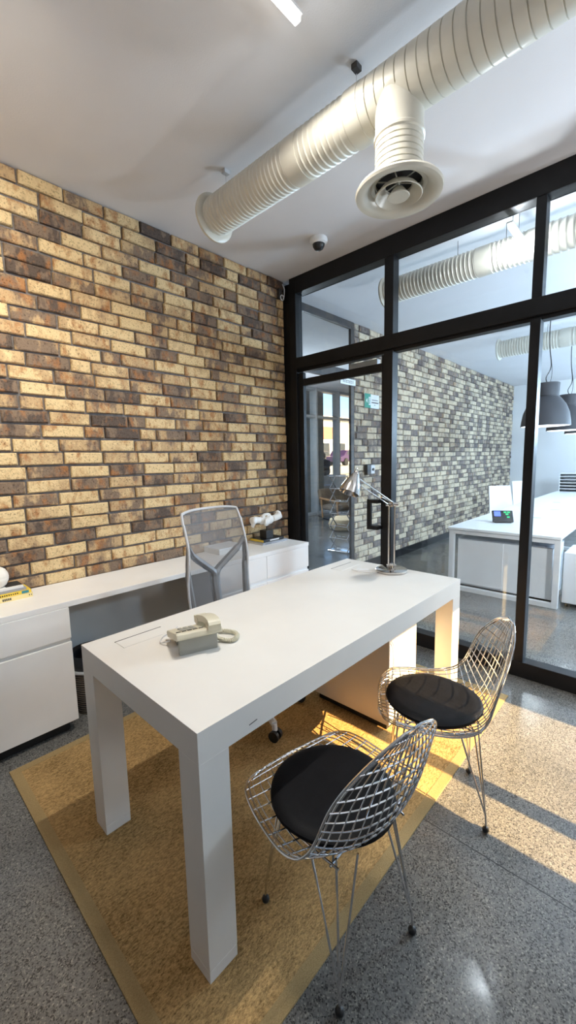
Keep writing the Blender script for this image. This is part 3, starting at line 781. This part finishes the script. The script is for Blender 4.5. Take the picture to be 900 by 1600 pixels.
for s in (-1, 1):
    y_.tube(catmull([off(bsurf(.0, .05)), off(bsurf(.02*s, .25)), off(bsurf(.06*s, .33)), off(bsurf(.35*s, .40)), off(bsurf(.75*s, .50)), off(bsurf(.98*s, .60), .004)], 6), [.026]*13+[.02]*12+[.015]*6, 8)
    y_.tube(catmull([off(bsurf(.97*s, .60), .004), off(bsurf(.95*s, .35)), off(bsurf(.9*s, .0))], 6), [.012]*6+[.017]*7, 8)
y_.tube([off(bsurf(-.9, 0)), off(bsurf(0, .0), .02), off(bsurf(.9, .0))], .016, 8)
y_.build('lumbar_frame', M['framegrey'], oc, smooth=True)
st_ = MB().grid(lambda a, b: Vector(((-.24+.48*a)*(1-.12*abs(2*b-1)**3), -.22+.46*b, .452 - .03*max(0, b-.8)*5 + .012*(2*a-1)**2)), 12, 12)
st_.build('seat', M['framegrey'], oc, smooth=True, solid=.05)
MB().lathe([(.028, .10), (.028, .24), (.02, .24), (.02, .40)], 20).lathe([(.09, .40), (.10, .425)], 20).tube([(0, -.05, .41), (0, -.2, .43), (0, -.235, .52)], .025, 10).build('column', M['framegrey'], oc, smooth=True)
for k in range(5):
    a = math.radians(-104 + 180 + 72*k) - math.radians(2)
    d = Vector((math.cos(a), math.sin(a), 0))
    lg = MB().tube(catmull([tuple(d*.02+Vector((0, 0, .115))), tuple(d*.17+Vector((0, 0, .108))), tuple(d*.30+Vector((0, 0, .085)))], 5), [.026]*4+[.022]*4+[.018]*3, 8).tube([tuple(d*.30+Vector((0, 0, .09))), tuple(d*.305+Vector((0, 0, .05)))], .014, 8)
    l_ = lg.build('base_leg', M['whitecold'], oc, smooth=True)
    cm = MB(); cm.M = Matrix.Translation(tuple(d*.31)) @ Matrix.Rotation(a+.5, 4, 'Z')
    for s in (-.016, .016): cm.lathe([(.012, -.009), (.028, -.009), (.028, .009), (.012, .009)], 20, (0, s, .028), 'y')
    cm.tube([(0, -.02, .028), (0, .02, .028)], .006, 8)
    cm.build('caster', M['rubber'], l_, smooth=True)

# ---- desk telephone
te = thing('desk_telephone', 'cream corded desk telephone on its grey stand on the desk', 'telephone', (-2.005, -1.60, H), math.radians(-19))
# local x: right along the back edge, y: towards the user (far side)
def xz(x): return (lambda a, b: (x, a, b))
prof = [(-.092, .066), (-.086, .083), (-.074, .086), (.085, .040), (.094, .030), (.088, .020), (.07, .018), (-.08, .060)]
MB().prism(prof, xz(-.082), xz(.082)).build('housing', M['phone'], te, bevel=.004)
MB().prism([(-.070, 0), (-.052, 0), (-.052, .055), (-.072, .062)], xz(-.070), xz(.068)).prism([(.02, 0), (.06, 0), (.05, .028), (.02, .034)], xz(-.06), xz(.06)).build('stand', M['phonegrey'], te, bevel=.002)
def ontop(x, y): return Vector((x, y, .086 - (y+.074)*.2893 + .001))
kp = MB()
for i in range(3):
    for j in range(4):
        c = ontop(-.045+.02*i, -.035+.022*j); kp.box(c.x-.007, c.y-.006, c.z-.003, c.x+.007, c.y+.006, c.z+.003)
kp.build('keypad', M['phonegrey'], te, bevel=.001)
ln = MB()
for k in range(5):
    c = ontop(-.075+.02*k, -.055); ln.box(c.x, c.y-.002, c.z-.002, c.x+.016, c.y+.002, c.z+.0012)
ln.build('key_strip', M['ink'], te)
hs = MB()
hsx = .052
pts = [(hsx, -.088, .092), (hsx, -.076, .102), (hsx, -.03, .100), (hsx, .03, .084), (hsx, .075, .066), (hsx, .090, .052)]
P = catmull(pts, 5)
vs = []; fs = []
for i, p in enumerate(P):
    t = i/(len(P)-1); w = .022; th = .012 + .006*abs(2*t-1)**2
    T = (P[min(i+1, len(P)-1)]-P[max(i-1, 0)]).normalized(); N = Vector((1, 0, 0)).cross(T)
    for (a, b) in ((-w, -th), (w, -th), (w, th), (-w, th)): vs.append(p + Vector((a, 0, 0)) + N*b)
for i in range(len(P)-1):
    for k in range(4):
        l = (k+1) % 4; fs.append((i*4+k, i*4+l, i*4+4+l, i*4+4+k))
fs += [(3, 2, 1, 0), tuple((len(P)-1)*4+k for k in range(4))]
hs.add(vs, fs)
hs.box(hsx-.024, -.096, .080, hsx+.024, -.056, .098).box(hsx-.024, .05, .048, hsx+.024, .10, .075)
hs.build('handset', M['phone'], te, bevel=.005)
cp = catmull([(.078, -.02, .03), (.09, -.03, .012), (.125, -.06, .010), (.155, -.04, .011), (.160, -.005, .011), (.135, .03, .011), (.095, .06, .012), (.082, .075, .028)], 40)
hel = []
T0 = None
for i, p in enumerate(cp[20:-20]):
    q = cp[20+i+1]-p; T = q.normalized() if q.length > 0 else Vector((1, 0, 0)); U = Vector((0, 0, 1)); U = (U-T*U.dot(T)).normalized(); Wv = T.cross(U)
    a = i*1.05
    hel.append(p + (U*math.cos(a)+Wv*math.sin(a))*.0075)
MB().tube(hel, .0022, 5).tube(cp, .0045, 8).build('coil_cord', M['phone'], te, smooth=True, weld=False)
MB().tube(catmull([(-.08, .03, .02), (-.11, .07, .003), (-.09, .12, .003), (-.05, .15, .003), (-.02, .19, .002)], 6), .002, 6).build('line_cord', M['greyplastic'], te, smooth=True)

# ---- desk lamp
la = thing('desk_lamp', 'polished metal jointed desk lamp at the far end of the desk', 'desk lamp', (-.665, -1.665, H))
MB().lathe([(0, .0), (.088, 0), (.092, .004), (.092, .014), (.086, .018), (0, .019)], 48).build('base', M['nickel'], la, smooth=True)
# image-right direction in plan
RX = Vector((.688, -.725, 0))
po_ = MB()
for s in (-.017, .017):
    po_.tube([RX*s + Vector((0, 0, .018)), RX*s + Vector((0, 0, .400))], .0045, 10)
po_.build('upright', M['nickel'], la, smooth=True)
MB().tube([RX*-.026 + Vector((0, 0, .035)), RX*.026 + Vector((0, 0, .035))], .010, 10).lathe([(.014, .018), (.014, .05)], 16).build('base_joint', M['nickel'], la, smooth=True)
EL = Vector((0, 0, .402)); TIP = Vector((-.36, .0, .56))
MB().tube([EL + RX*-.034, EL + RX*.034], .011, 12).box(-.012, -.012, .388, .012, .012, .416).build('elbow', M['nickel'], la, smooth=True)
ar = MB(); up = Vector((.16, 0, .36)).normalized()
for s in (-.010, .010): ar.tube([EL + up*s + RX*s*.6, TIP + up*s + RX*s*.6], .0038, 8)
ar.tube([EL + Vector((-.02, 0, .02)), EL + Vector((-.12, 0, .052))], .0055, 8)
ar.build('arm', M['nickel'], la, smooth=True)
hdm = MB()
axis = Vector((-.46, .10, -.88)).normalized()
ap = TIP + Vector((-.022, 0, .018))
rot = Vector((0, 0, -1)).rotation_difference(axis).to_matrix().to_4x4()
hdm.M = Matrix.Translation(ap) @ rot
hdm.lathe([(.014, .022), (.020, .015), (.024, 0), (.036, -.022), (.047, -.05), (.053, -.08), (.0545, -.088), (.052, -.088), (.050, -.078), (.043, -.045), (.028, -.015)], 32, caps=False)
hdm.build('lamp_shade', M['nickel'], la, smooth=True)
sk = MB(); sk.M = hdm.M; sk.lathe([(0, .034), (.012, .032), (.014, .02), (.014, 0), (0, -.004)], 16); sk.build('socket', M['nickel'], la, smooth=True)
lb = MB(); lb.M = hdm.M; lb.ball((0, 0, -.042), .022, 14); lb.build('bulb', M['shadein'], la, smooth=True)
MB().tube([TIP, ap], .006, 8).tube([TIP + RX*-.014, TIP+RX*.014], .008, 10).tube(catmull([ap+Vector((0, 0, .03)), ap + Vector((.02, 0, .045)), TIP + Vector((.01, 0, .02))], 5), .003, 6).build('head_joint', M['nickel'], la, smooth=True)
cb = MB().tube(catmull([(-.07, .03, .010), (-.10, .07, .003), (-.13, .14, .003), (-.12, .2, .003)], 6), .0025, 6)
cb.build('power_cord', M['whitecold'], la, smooth=True)
cs = MB(); cs.M = Matrix.Translation((-.115, .125, .008)) @ Matrix.Rotation(2.2, 4, 'Z'); cs.box(-.035, -.011, -.008, .035, .011, .008); cs.build('cord_switch', M['whitecold'], la, bevel=.003)

# ---- ceiling: ducts
def duct_profile(sections):
    P = []
    for (y0, y1, r, pitch, kind) in sections:
        n = max(1, int(round(abs(y1-y0)/pitch))); d = (y1-y0)/n
        for k in range(n):
            a = y0 + d*k
            if kind == 'ridge':
                P += [(r, a), (r, a+d*.60), (r+.0045, a+d*.74), (r+.0045, a+d*.84), (r, a+d*.98)]
            elif kind == 'seam':
                P += [(r+.001, a), (r+.0005, a+d*.86), (r-.0045, a+d*.90), (r-.0045, a+d*.95), (r+.001, a+d*.99)]
            else:
                P += [(r+.005, a), (r+.005, a+d*.999)]
    return P
DX, DZ, DR = -1.24, 2.80, .0935
d1 = thing('air_duct', 'cream spiral air duct with round diffuser over the desk', 'air duct', (DX, -2.0, DZ)); 
S = [(-.86, -1.46, DR, .026, 'ridge'), (-1.46, -1.54, DR, .08, 'plain'), (-1.54, -1.80, DR, .028, 'ridge'), (-1.80, -1.865, DR+.002, .065, 'plain'), (-1.865, -6.05, DR+.004, .042, 'seam')]
prf = [(r, y+2.0) for (r, y) in duct_profile(S)]
MB().lathe(prf, 56, axis='y').build('duct_pipe', M['duct'], d1, smooth=True)
MB().lathe([(.085, 1.165), (.122, 1.168), (.126, 1.160), (.126, 1.150), (.120, 1.146), (.097, 1.14)], 48, axis='y').build('end_flange', M['duct'], d1, smooth=True)
bp_ = []
for k in range(7):
    z = -.20 - .020*k*.0
br = [(.0905, .0), (.0905, -.16), (.0955, -.165), (.0955, -.175), (.0905, -.18)]
z = -.18
for k in range(7):
    br += [(.0905, z-.015), (.0865, z-.0165), (.0865, z-.0185), (.0905, z-.0205)]; z -= .0205
br += [(.0905, z-.01)]
zb = z - .01
MB().lathe(br, 48, caps=False).build('branch_pipe', M['duct'], d1, smooth=True)
MB().lathe([(.09, zb+.004), (.10, zb-.002), (.135, zb-.004), (.160, zb-.012), (.1665, zb-.022), (.163, zb-.031), (.150, zb-.032), (.130, zb-.026), (.108, zb-.006), (.098, zb+.014)], 56, caps=False).build('diffuser_flange', M['duct'], d1, smooth=True)
MB().lathe([(0, zb+.028), (.0985, zb+.028)], 40, caps=False).build('throat_shade', M['ductshade'], d1)  # near-black disc painting in the shade inside the duct
MB().lathe([(.050, zb+.004), (.070, zb-.010), (.087, zb-.030), (.090, zb-.035), (.087, zb-.037), (.069, zb-.018), (.050, zb-.004)], 48, caps=False).build('diffuser_ring', M['duct'], d1, smooth=True)
MB().lathe([(.0, zb+.004), (.018, zb-.006), (.036, zb-.030), (.042, zb-.037), (.040, zb-.040), (0, zb-.040)], 40, caps=False).build('diffuser_cone', M['duct'], d1, smooth=True)
sp = MB()
for k in range(3):
    a = PI*k/3+.3; sp.tube([(.09*math.cos(a), .09*math.sin(a), zb+.012), (-.09*math.cos(a), -.09*math.sin(a), zb+.012)], .0025, 6)
sp.build('spoke', M['duct'], d1)
for y in (-.958, -1.806, -3.2, -4.8):
    hg = MB(off=d1.location).tube([(DX, y, CEIL-.02), (DX, y, DZ+.09)], .0018, 6)
    hg.build('hanger_rod', M['chrome'], d1)
    bx = MB(off=d1.location).box(DX-.018, y-.014, CEIL-.022, DX+.018, y+.014, CEIL-.001).build('hanger_bracket', M['greyplastic'] if y > -1 else M['darkalu'], d1, bevel=.002)
def far_duct(name, label, x, z, r, yend, ylast, bands):
    d = thing(name, label, 'air duct', (x, (yend+ylast)/2, z)); yo = (yend+ylast)/2
    secs = []; y = yend
    for b in bands:
        secs.append((y, b, r, .03, 'ridge')); secs.append((b, b-.10, r, .1, 'plain')); y = b-.10
    secs.append((y, ylast, r+.002, .04, 'ridge'))
    MB().lathe([(q, yy-yo) for (q, yy) in duct_profile(secs)], 40, axis='y').build('duct_pipe', M['duct'], d, smooth=True)
    MB().lathe([(r-.008, yend-yo+.008), (r+.028, yend-yo+.010), (r+.030, yend-yo-.004), (r, yend-yo-.012)], 40, axis='y').build('end_flange', M['duct'], d, smooth=True)
    for b in bands:
        MB(off=d.location).tube([(x, b+.15, CEIL), (x, b+.15, z+r-.004)], .002, 6).build('hanger_rod', M['darkalu'], d)
far_duct('air_duct.001', 'cream spiral air duct just behind the partition glass', .44, 2.80, .093, -.98, -6.0, [-1.72, -2.05])
far_duct('air_duct.002', 'cream spiral air duct farthest back in the meeting room', 3.20, 2.80, .105, -1.06, -6.0, [-1.75])

# tube lights
def tube_light(name, label, x0, x1, y, z, m, drop=0):
    t = thing(name, label, 'ceiling light', ((x0+x1)/2, y, z)); o = t.location
    MB(off=o).box(x0, y-.014, z-.012, x1, y+.014, z+.012).build('diffuser', m, t, bevel=.004)
    MB(off=o).box(x0-.006, y-.017, z+.0121, x1+.006, y+.017, z+.022).build('housing', M['whitecold'], t)
    for x in (x0+.05, x1-.05): MB(off=o).tube([(x, y, z+.02), (x, y, CEIL-.001)], .0015, 6).build('suspension_wire', M['cable'], t)
    return t
tube_light('tube_light', 'white tube light on the office ceiling above the desk', -1.87, -1.57, -1.785, 2.95, M['led'])
tube_light('tube_light.001', 'short white tube light hanging before the duct behind the glass', .075, .305, -2.027, 2.80, M['ledcool'])

# security camera
sc_ = thing('security_camera', 'white dome security camera with black lens on the office ceiling', 'security camera', (-.33, -.87, CEIL))
MB().lathe([(.062, 0), (.066, -.012), (.060, -.032), (.045, -.040), (.045, -.002)], 32, caps=False).build('housing', M['whitecold'], sc_, smooth=True)
MB().lathe([(.044, -.036), (.042, -.052), (.032, -.070), (.016, -.080), (0, -.082)], 28, caps=False).build('dome', M['black'], sc_, smooth=True)
# bracket on the brick corner
wk = thing('cable_box', 'small grey coiled cable fixing at the top corner of the brick wall', 'cable fixing', (-.05, YB-.012, 2.87))
MB().box(-.03, -.02, -.03, .012, .012, .05).build('bracket', M['darkalu'], wk, bevel=.003)
MB().tube([(.02*math.cos(a*.5)-.005, -.03, .022*math.sin(a*.5)-.03) for a in range(26)], .005, 8).tube(catmull([(.02, -.028, -.02), (.03, -.025, .05), (.012, -.02, .09)], 5), .005, 8).build('cable_loop', M['greyplastic'], wk, smooth=True)

# ================================================================== MEETING ROOM
TH = .68
mt = thing('meeting_table', 'long white meeting table behind the glass partition', 'table', (4.4, -1.65, 0)); o_ = mt.location
WC = M['whitecold']
MB(off=o_).box(1.477, -2.160, TH-.025, 7.30, -1.138, TH).build('table_top', WC, mt, bevel=.003)
def frame(x):
    f = MB(off=o_).box(x, -2.155, 0, x+.05, -2.105, TH-.026).build('leg', WC, mt, bevel=.003)
    MB(off=o_).box(x, -1.193, 0, x+.05, -1.143, TH-.026).build('leg', WC, mt, bevel=.003)
    MB(off=o_).box(x, -2.104, .0, x+.05, -1.194, .045).box(x, -2.104, TH-.07, x+.05, -1.194, TH-.026).build('stretcher', WC, mt, bevel=.002)
for x in (1.50, 4.35, 7.22): frame(x)
for (x, y) in ((2.68, -1.70), (3.60, -1.72), (4.60, -1.56)):
    MB(off=o_).box(x-.04, y-.05, TH, x+.04, y+.05, TH+.0015).build('cable_grommet', M['greyplastic'], mt, bevel=.001)
sb = thing('sliding_cabinet', 'white sliding door cabinet under the near end of the meeting table', 'cabinet', (1.9, -1.65, 0)); o_ = sb.location
MB(off=o_).box(1.585, -2.09, .05, 2.05, -1.21, .55).build('carcass', WC, sb, bevel=.003)
MB(off=o_).box(1.60, -2.08, .0, 2.03, -1.22, .05).build('plinth', M['kick'], sb)
MB(off=o_).box(1.567, -1.66, .07, 1.580, -1.215, .545).build('sliding_door', WC, sb, bevel=.002)
MB(off=o_).box(1.575, -2.085, .055, 1.584, -1.64, .545).build('sliding_door', WC, sb, bevel=.002)
MB(off=o_).box(1.57, -2.09, .5501, 2.06, -1.21, .556).build('cabinet_top', M['greycover'], sb)
mp_ = thing('mobile_pedestal', 'white mobile drawer pedestal beside the meeting table leg', 'drawer unit', (1.8, -2.2, 0)); o_ = mp_.location
MB(off=o_).box(1.62, -2.235, .04, 2.06, -2.165, .52).box(1.62, -2.40, .04, 2.06, -2.235, .52).build('body', WC, mp_, bevel=.006)
for k in range(2):
    dr = MB(off=o_).box(1.64, -2.418, .05+k*.235, 2.04, -2.401, .275+k*.235).build('drawer', WC, mp_, bevel=.003)
    MB(off=o_).box(1.80, -2.424, .18+k*.235, 1.88, -2.419, .195+k*.235).build('drawer_pull', M['ink'], dr)
for (x, y) in ((1.66, -2.20), (2.02, -2.20), (1.66, -2.37), (2.02, -2.37)):
    MB(off=o_).lathe([(.02, -.01), (.02, .01)], 16, (x, y, .02), 'y').build('caster', M['rubber'], mp_)
# conference phone
cpn = thing('conference_phone', 'black tablet phone with blue screen on the meeting table', 'telephone', (2.10, -1.49, TH), math.radians(-62))
# local: screen faces -y (towards the viewer side), x to the right
tl = Matrix.Translation((0, -.03, .05)) @ Matrix.Rotation(math.radians(-36), 4, 'X')
b = MB(); b.M = tl; b.box(-.105, -.012, -.05, .105, .012, .095); b.build('body', M['black'], cpn, bevel=.008)
s_ = MB(); s_.M = tl; s_.box(-.085, -.0135, .02, -.02, -.0122, .08); s_.build('screen', M['screen'], cpn)
k_ = MB(); k_.M = tl
for (x, z) in ((.012, .06), (.048, .06), (.03, .035), (.04, .0)): k_.box(x, -.0135, z, x+.028, -.0122, z+.018)
k_.build('lit_keys', M['greenlight'], cpn)
MB().prism([(-.06, 0), (.07, 0), (.06, .03), (-.04, .035)], lambda a, b: (-.085, a, b), lambda a, b: (.085, a, b)).build('foot', M['black'], cpn, bevel=.003)
# white chairs
def white_chair(name, label, loc, rz):
    c = thing(name, label, 'chair', loc, rz, 'white chairs at the meeting table')
    # local +y is the back
    MB().grid(lambda a, b: Vector(((-.20+.40*a)*(1-.15*b), .20+.10*b+.03*(2*a-1)**2*-1, .46+.50*b)), 10, 12).build('backrest', WC, c, smooth=True, solid=.018, bevel=.004)
    MB().grid(lambda a, b: Vector((-.22+.44*a, -.24+.46*b, .45+.012*(2*a-1)**2)), 8, 8).build('seat', WC, c, smooth=True, solid=.03)
    MB().lathe([(.03, .08), (.03, .43)], 16).tube([(0, .1, .42), (0, .21, .47)], .02, 8).build('column', M['chrome'], c, smooth=True)
    for k in range(5):
        a = 2*PI*k/5+.3; d = Vector((math.cos(a), math.sin(a), 0))
        l = MB().tube([d*.02+Vector((0, 0, .09)), d*.28+Vector((0, 0, .06))], [.025, .016], 8).build('base_leg', M['chrome'], c, smooth=True)
        MB().ball(tuple(d*.28+Vector((0, 0, .026))), .026, 10).build('caster', M['rubber'], l, smooth=True)
    return c
w1 = white_chair('meeting_chair', 'white meeting chair nearest the partition on the brick side of the table', (3.76, -1.12, 0), math.radians(-42))
w2 = copy_tree(w1); w2.location = (5.15, -1.08, 0); w2.rotation_euler.z = math.radians(-38)
w2['label'] = 'white meeting chair farther along the brick side of the table, behind the mullion'
# pendant lamps
def pendant(loc):
    p = thing('pendant_lamp', 'large dark grey bell pendant lamp nearest the partition', 'pendant lamp', loc, 0, 'pendant lamps over the meeting table')
    sh = [(.085, .49), (.125, .49), (.128, .485), (.124, .35), (.126, .335), (.132, .33), (.150, .31), (.200, .24), (.235, .15), (.250, .06), (.256, .0), (.250, .0), (.243, .06), (.226, .15), (.192, .23), (.118, .325), (.116, .47)]
    s = MB().lathe(sh, 48).build('lamp_shade', M['shade'], p, smooth=True)
    MB().lathe([(.2485, .002), (.241, .06), (.224, .15), (.190, .226), (.116, .32), (.0, .325)], 40, caps=False).build('shade_lining', M['shadein'], p, smooth=True)
    MB().lathe([(.1265, .338), (.1275, .342), (.1265, .346)], 40, caps=False).build('shade_band', M['cable'], s, smooth=True)
    MB().lathe([(.02, .32), (.02, .26)], 16).build('socket', M['cable'], p)
    MB().ball((0, 0, .20), .055, 16).build('bulb', M['bulb'], p, smooth=True)
    top = CEIL - loc[2]-.001
    MB().tube(catmull([(0, 0, .49), (.012, .02, .56), (.03, -.02, .68), (.015, .0, .9), (.02, .01, 1.1), (.0, 0, top)], 6), .005, 6).tube(catmull([(.02, -.02, .49), (.035, -.03, .57), (.03, -.03, .68), (.02, .0, .9)], 5), .003, 6).build('cord', M['cable'], p, smooth=True)
    MB().lathe([(.05, top), (.05, top-.03), (.02, top-.05)], 20).build('ceiling_rose', M['cable'], p, smooth=True)
    return p
p1 = pendant((2.86, -1.70, 1.752))
for i, (x, lb_) in enumerate(((4.19, 'dark grey bell pendant lamp second from the partition'), (5.52, 'dark grey bell pendant lamp third from the partition at the far end'))):
    c = copy_tree(p1); c.location.x = x; c['label'] = lb_
# paper tray stack
tyr = thing('tray_stack', 'black and white stacked paper trays at the far end of the meeting table', 'paper tray', (7.02, -1.34, TH))
MB().box(-.17, -.16, 0, .17, -.145, .36).box(-.17, .145, 0, .17, .16, .36).build('side', WC, tyr)
for k in range(6):
    MB().box(-.165, -.144, .02+k*.06, .165, .144, .045+k*.06).build('tray', M['black'] if k % 1 == 0 else WC, tyr)
    MB().box(-.172, -.144, .046+k*.06, .165, .144, .06+k*.06).build('paper_ream', M['paper'], tyr)

# ================================================================== LIGHT
def area(name, loc, size, energy, col, rot=(0, 0, 0), spread=None):
    l = bpy.data.lights.new(name, 'AREA'); l.shape = 'RECTANGLE'; l.size, l.size_y = size; l.energy = energy; l.color = col
    if spread: l.spread = spread
    o = bpy.data.objects.new(name, l); COL.objects.link(o); o.location = loc; o.rotation_euler = rot
    return o
def point(name, loc, energy, col, r=.05):
    l = bpy.data.lights.new(name, 'POINT'); l.energy = energy; l.color = col; l.shadow_soft_size = r
    o = bpy.data.objects.new(name, l); COL.objects.link(o); o.location = loc
    return o
# tube over the desk
area('tube_glow', (-1.72, -1.785, 2.93), (.28, .03), 21, (1, .95, .87), spread=math.radians(150))
# tube behind the glass
point('tube_glow_far', (.2, -2.027, 2.70), 10, (.90, .95, 1), .03)
# added fill lights without fixtures, out of frame, as marked per line
area('ceiling_fill_rear', (-3.8, -2.6, 1.9), (.4, .4), 22, (.97, .97, 1), (PI, 0, 0))  # added fill aimed up to brighten the ceiling
area('ceiling_fill_side', (-.8, -4.3, 1.8), (.4, .4), 40, (.84, .91, 1), (PI, 0, 0))  # second added ceiling fill, bluish, towards the partition
point('meeting_side_fill', (.34, -3.2, 1.2), 72, (.90, .94, 1), .12)  # added fill to lift the cabinet front under the meeting table
area('brick_fill', (-2.9, -1.5, 2.9), (1.6, .05), 20, (1, .90, .74), (math.radians(58), 0, 0), math.radians(100))  # added warm fill on the near brick, no such lamp there
for x in (2.0, 4.2, 6.4):
    point('meeting_fill', (x, -3.6, 2.0), 240, (.58, .78, 1), .15)  # added fill for the meeting room, stands for no visible lamp
for x in (2.86, 4.19, 5.52): point('pendant_glow', (x, -1.70, 1.86), 9, (.82, .92, 1), .06)
point('lobby_fill', (3.2, 2.7, 1.9), 120, (.80, .90, 1), .2)  # added fill to lift the lobby, apart from its downlight

sun = bpy.data.lights.new('sun', 'SUN'); sun.energy = 30; sun.color = (1, .67, .31); sun.angle = math.radians(.2)
so = bpy.data.objects.new('sun', sun); COL.objects.link(so)
el = math.radians(27)
d = Vector((0.0, math.cos(el), -math.sin(el)))
so.rotation_euler = Vector((0, 0, -1)).rotation_difference(d).to_euler(); so.location = (-.7, -8, 5)

w = bpy.data.worlds.new('sky'); SC.world = w; w.use_nodes = True; nt = w.node_tree
bg = nt.nodes['Background']; sky = nt.nodes.new('ShaderNodeTexSky'); sky.sky_type = 'NISHITA'; sky.sun_disc = False
sky.sun_elevation = math.radians(27); sky.sun_rotation = math.radians(180); sky.altitude = 1500
nt.links.new(sky.outputs[0], bg.inputs[0]); bg.inputs[1].default_value = .3

# ================================================================== CAMERA
cam = bpy.data.cameras.new('camera'); co = bpy.data.objects.new('camera', cam); COL.objects.link(co)
F, YAW, PIT, ROL = 638.072, math.radians(43.5036), math.radians(-7.2711), math.radians(-1.271)
fw = Vector((math.cos(YAW)*math.cos(PIT), math.sin(YAW)*math.cos(PIT), math.sin(PIT)))
rt = Vector((math.sin(YAW), -math.cos(YAW), 0)); up = rt.cross(fw)
r2 = rt*math.cos(ROL) + up*math.sin(ROL); u2 = -rt*math.sin(ROL) + up*math.cos(ROL)
co.matrix_world = Matrix(((r2.x, u2.x, -fw.x, -2.8086), (r2.y, u2.y, -fw.y, -2.859), (r2.z, u2.z, -fw.z, 1.4239), (0, 0, 0, 1)))
cam.sensor_fit = 'VERTICAL'; cam.sensor_height = 24; cam.lens = F/1600*24; cam.clip_start = .02; cam.clip_end = 200
SC.camera = co

# ================================================================== LOOK
vs_ = SC.view_settings; vs_.view_transform = 'Standard'; vs_.look = 'None'; vs_.gamma = 1; vs_.use_curve_mapping = False; vs_.exposure = 0.05
cy = SC.cycles
cy.max_bounces = 10; cy.diffuse_bounces = 5; cy.glossy_bounces = 4; cy.transmission_bounces = 6; cy.transparent_max_bounces = 24
cy.caustics_reflective = False; cy.caustics_refractive = False; cy.sample_clamp_indirect = 6
cy.use_denoising = True
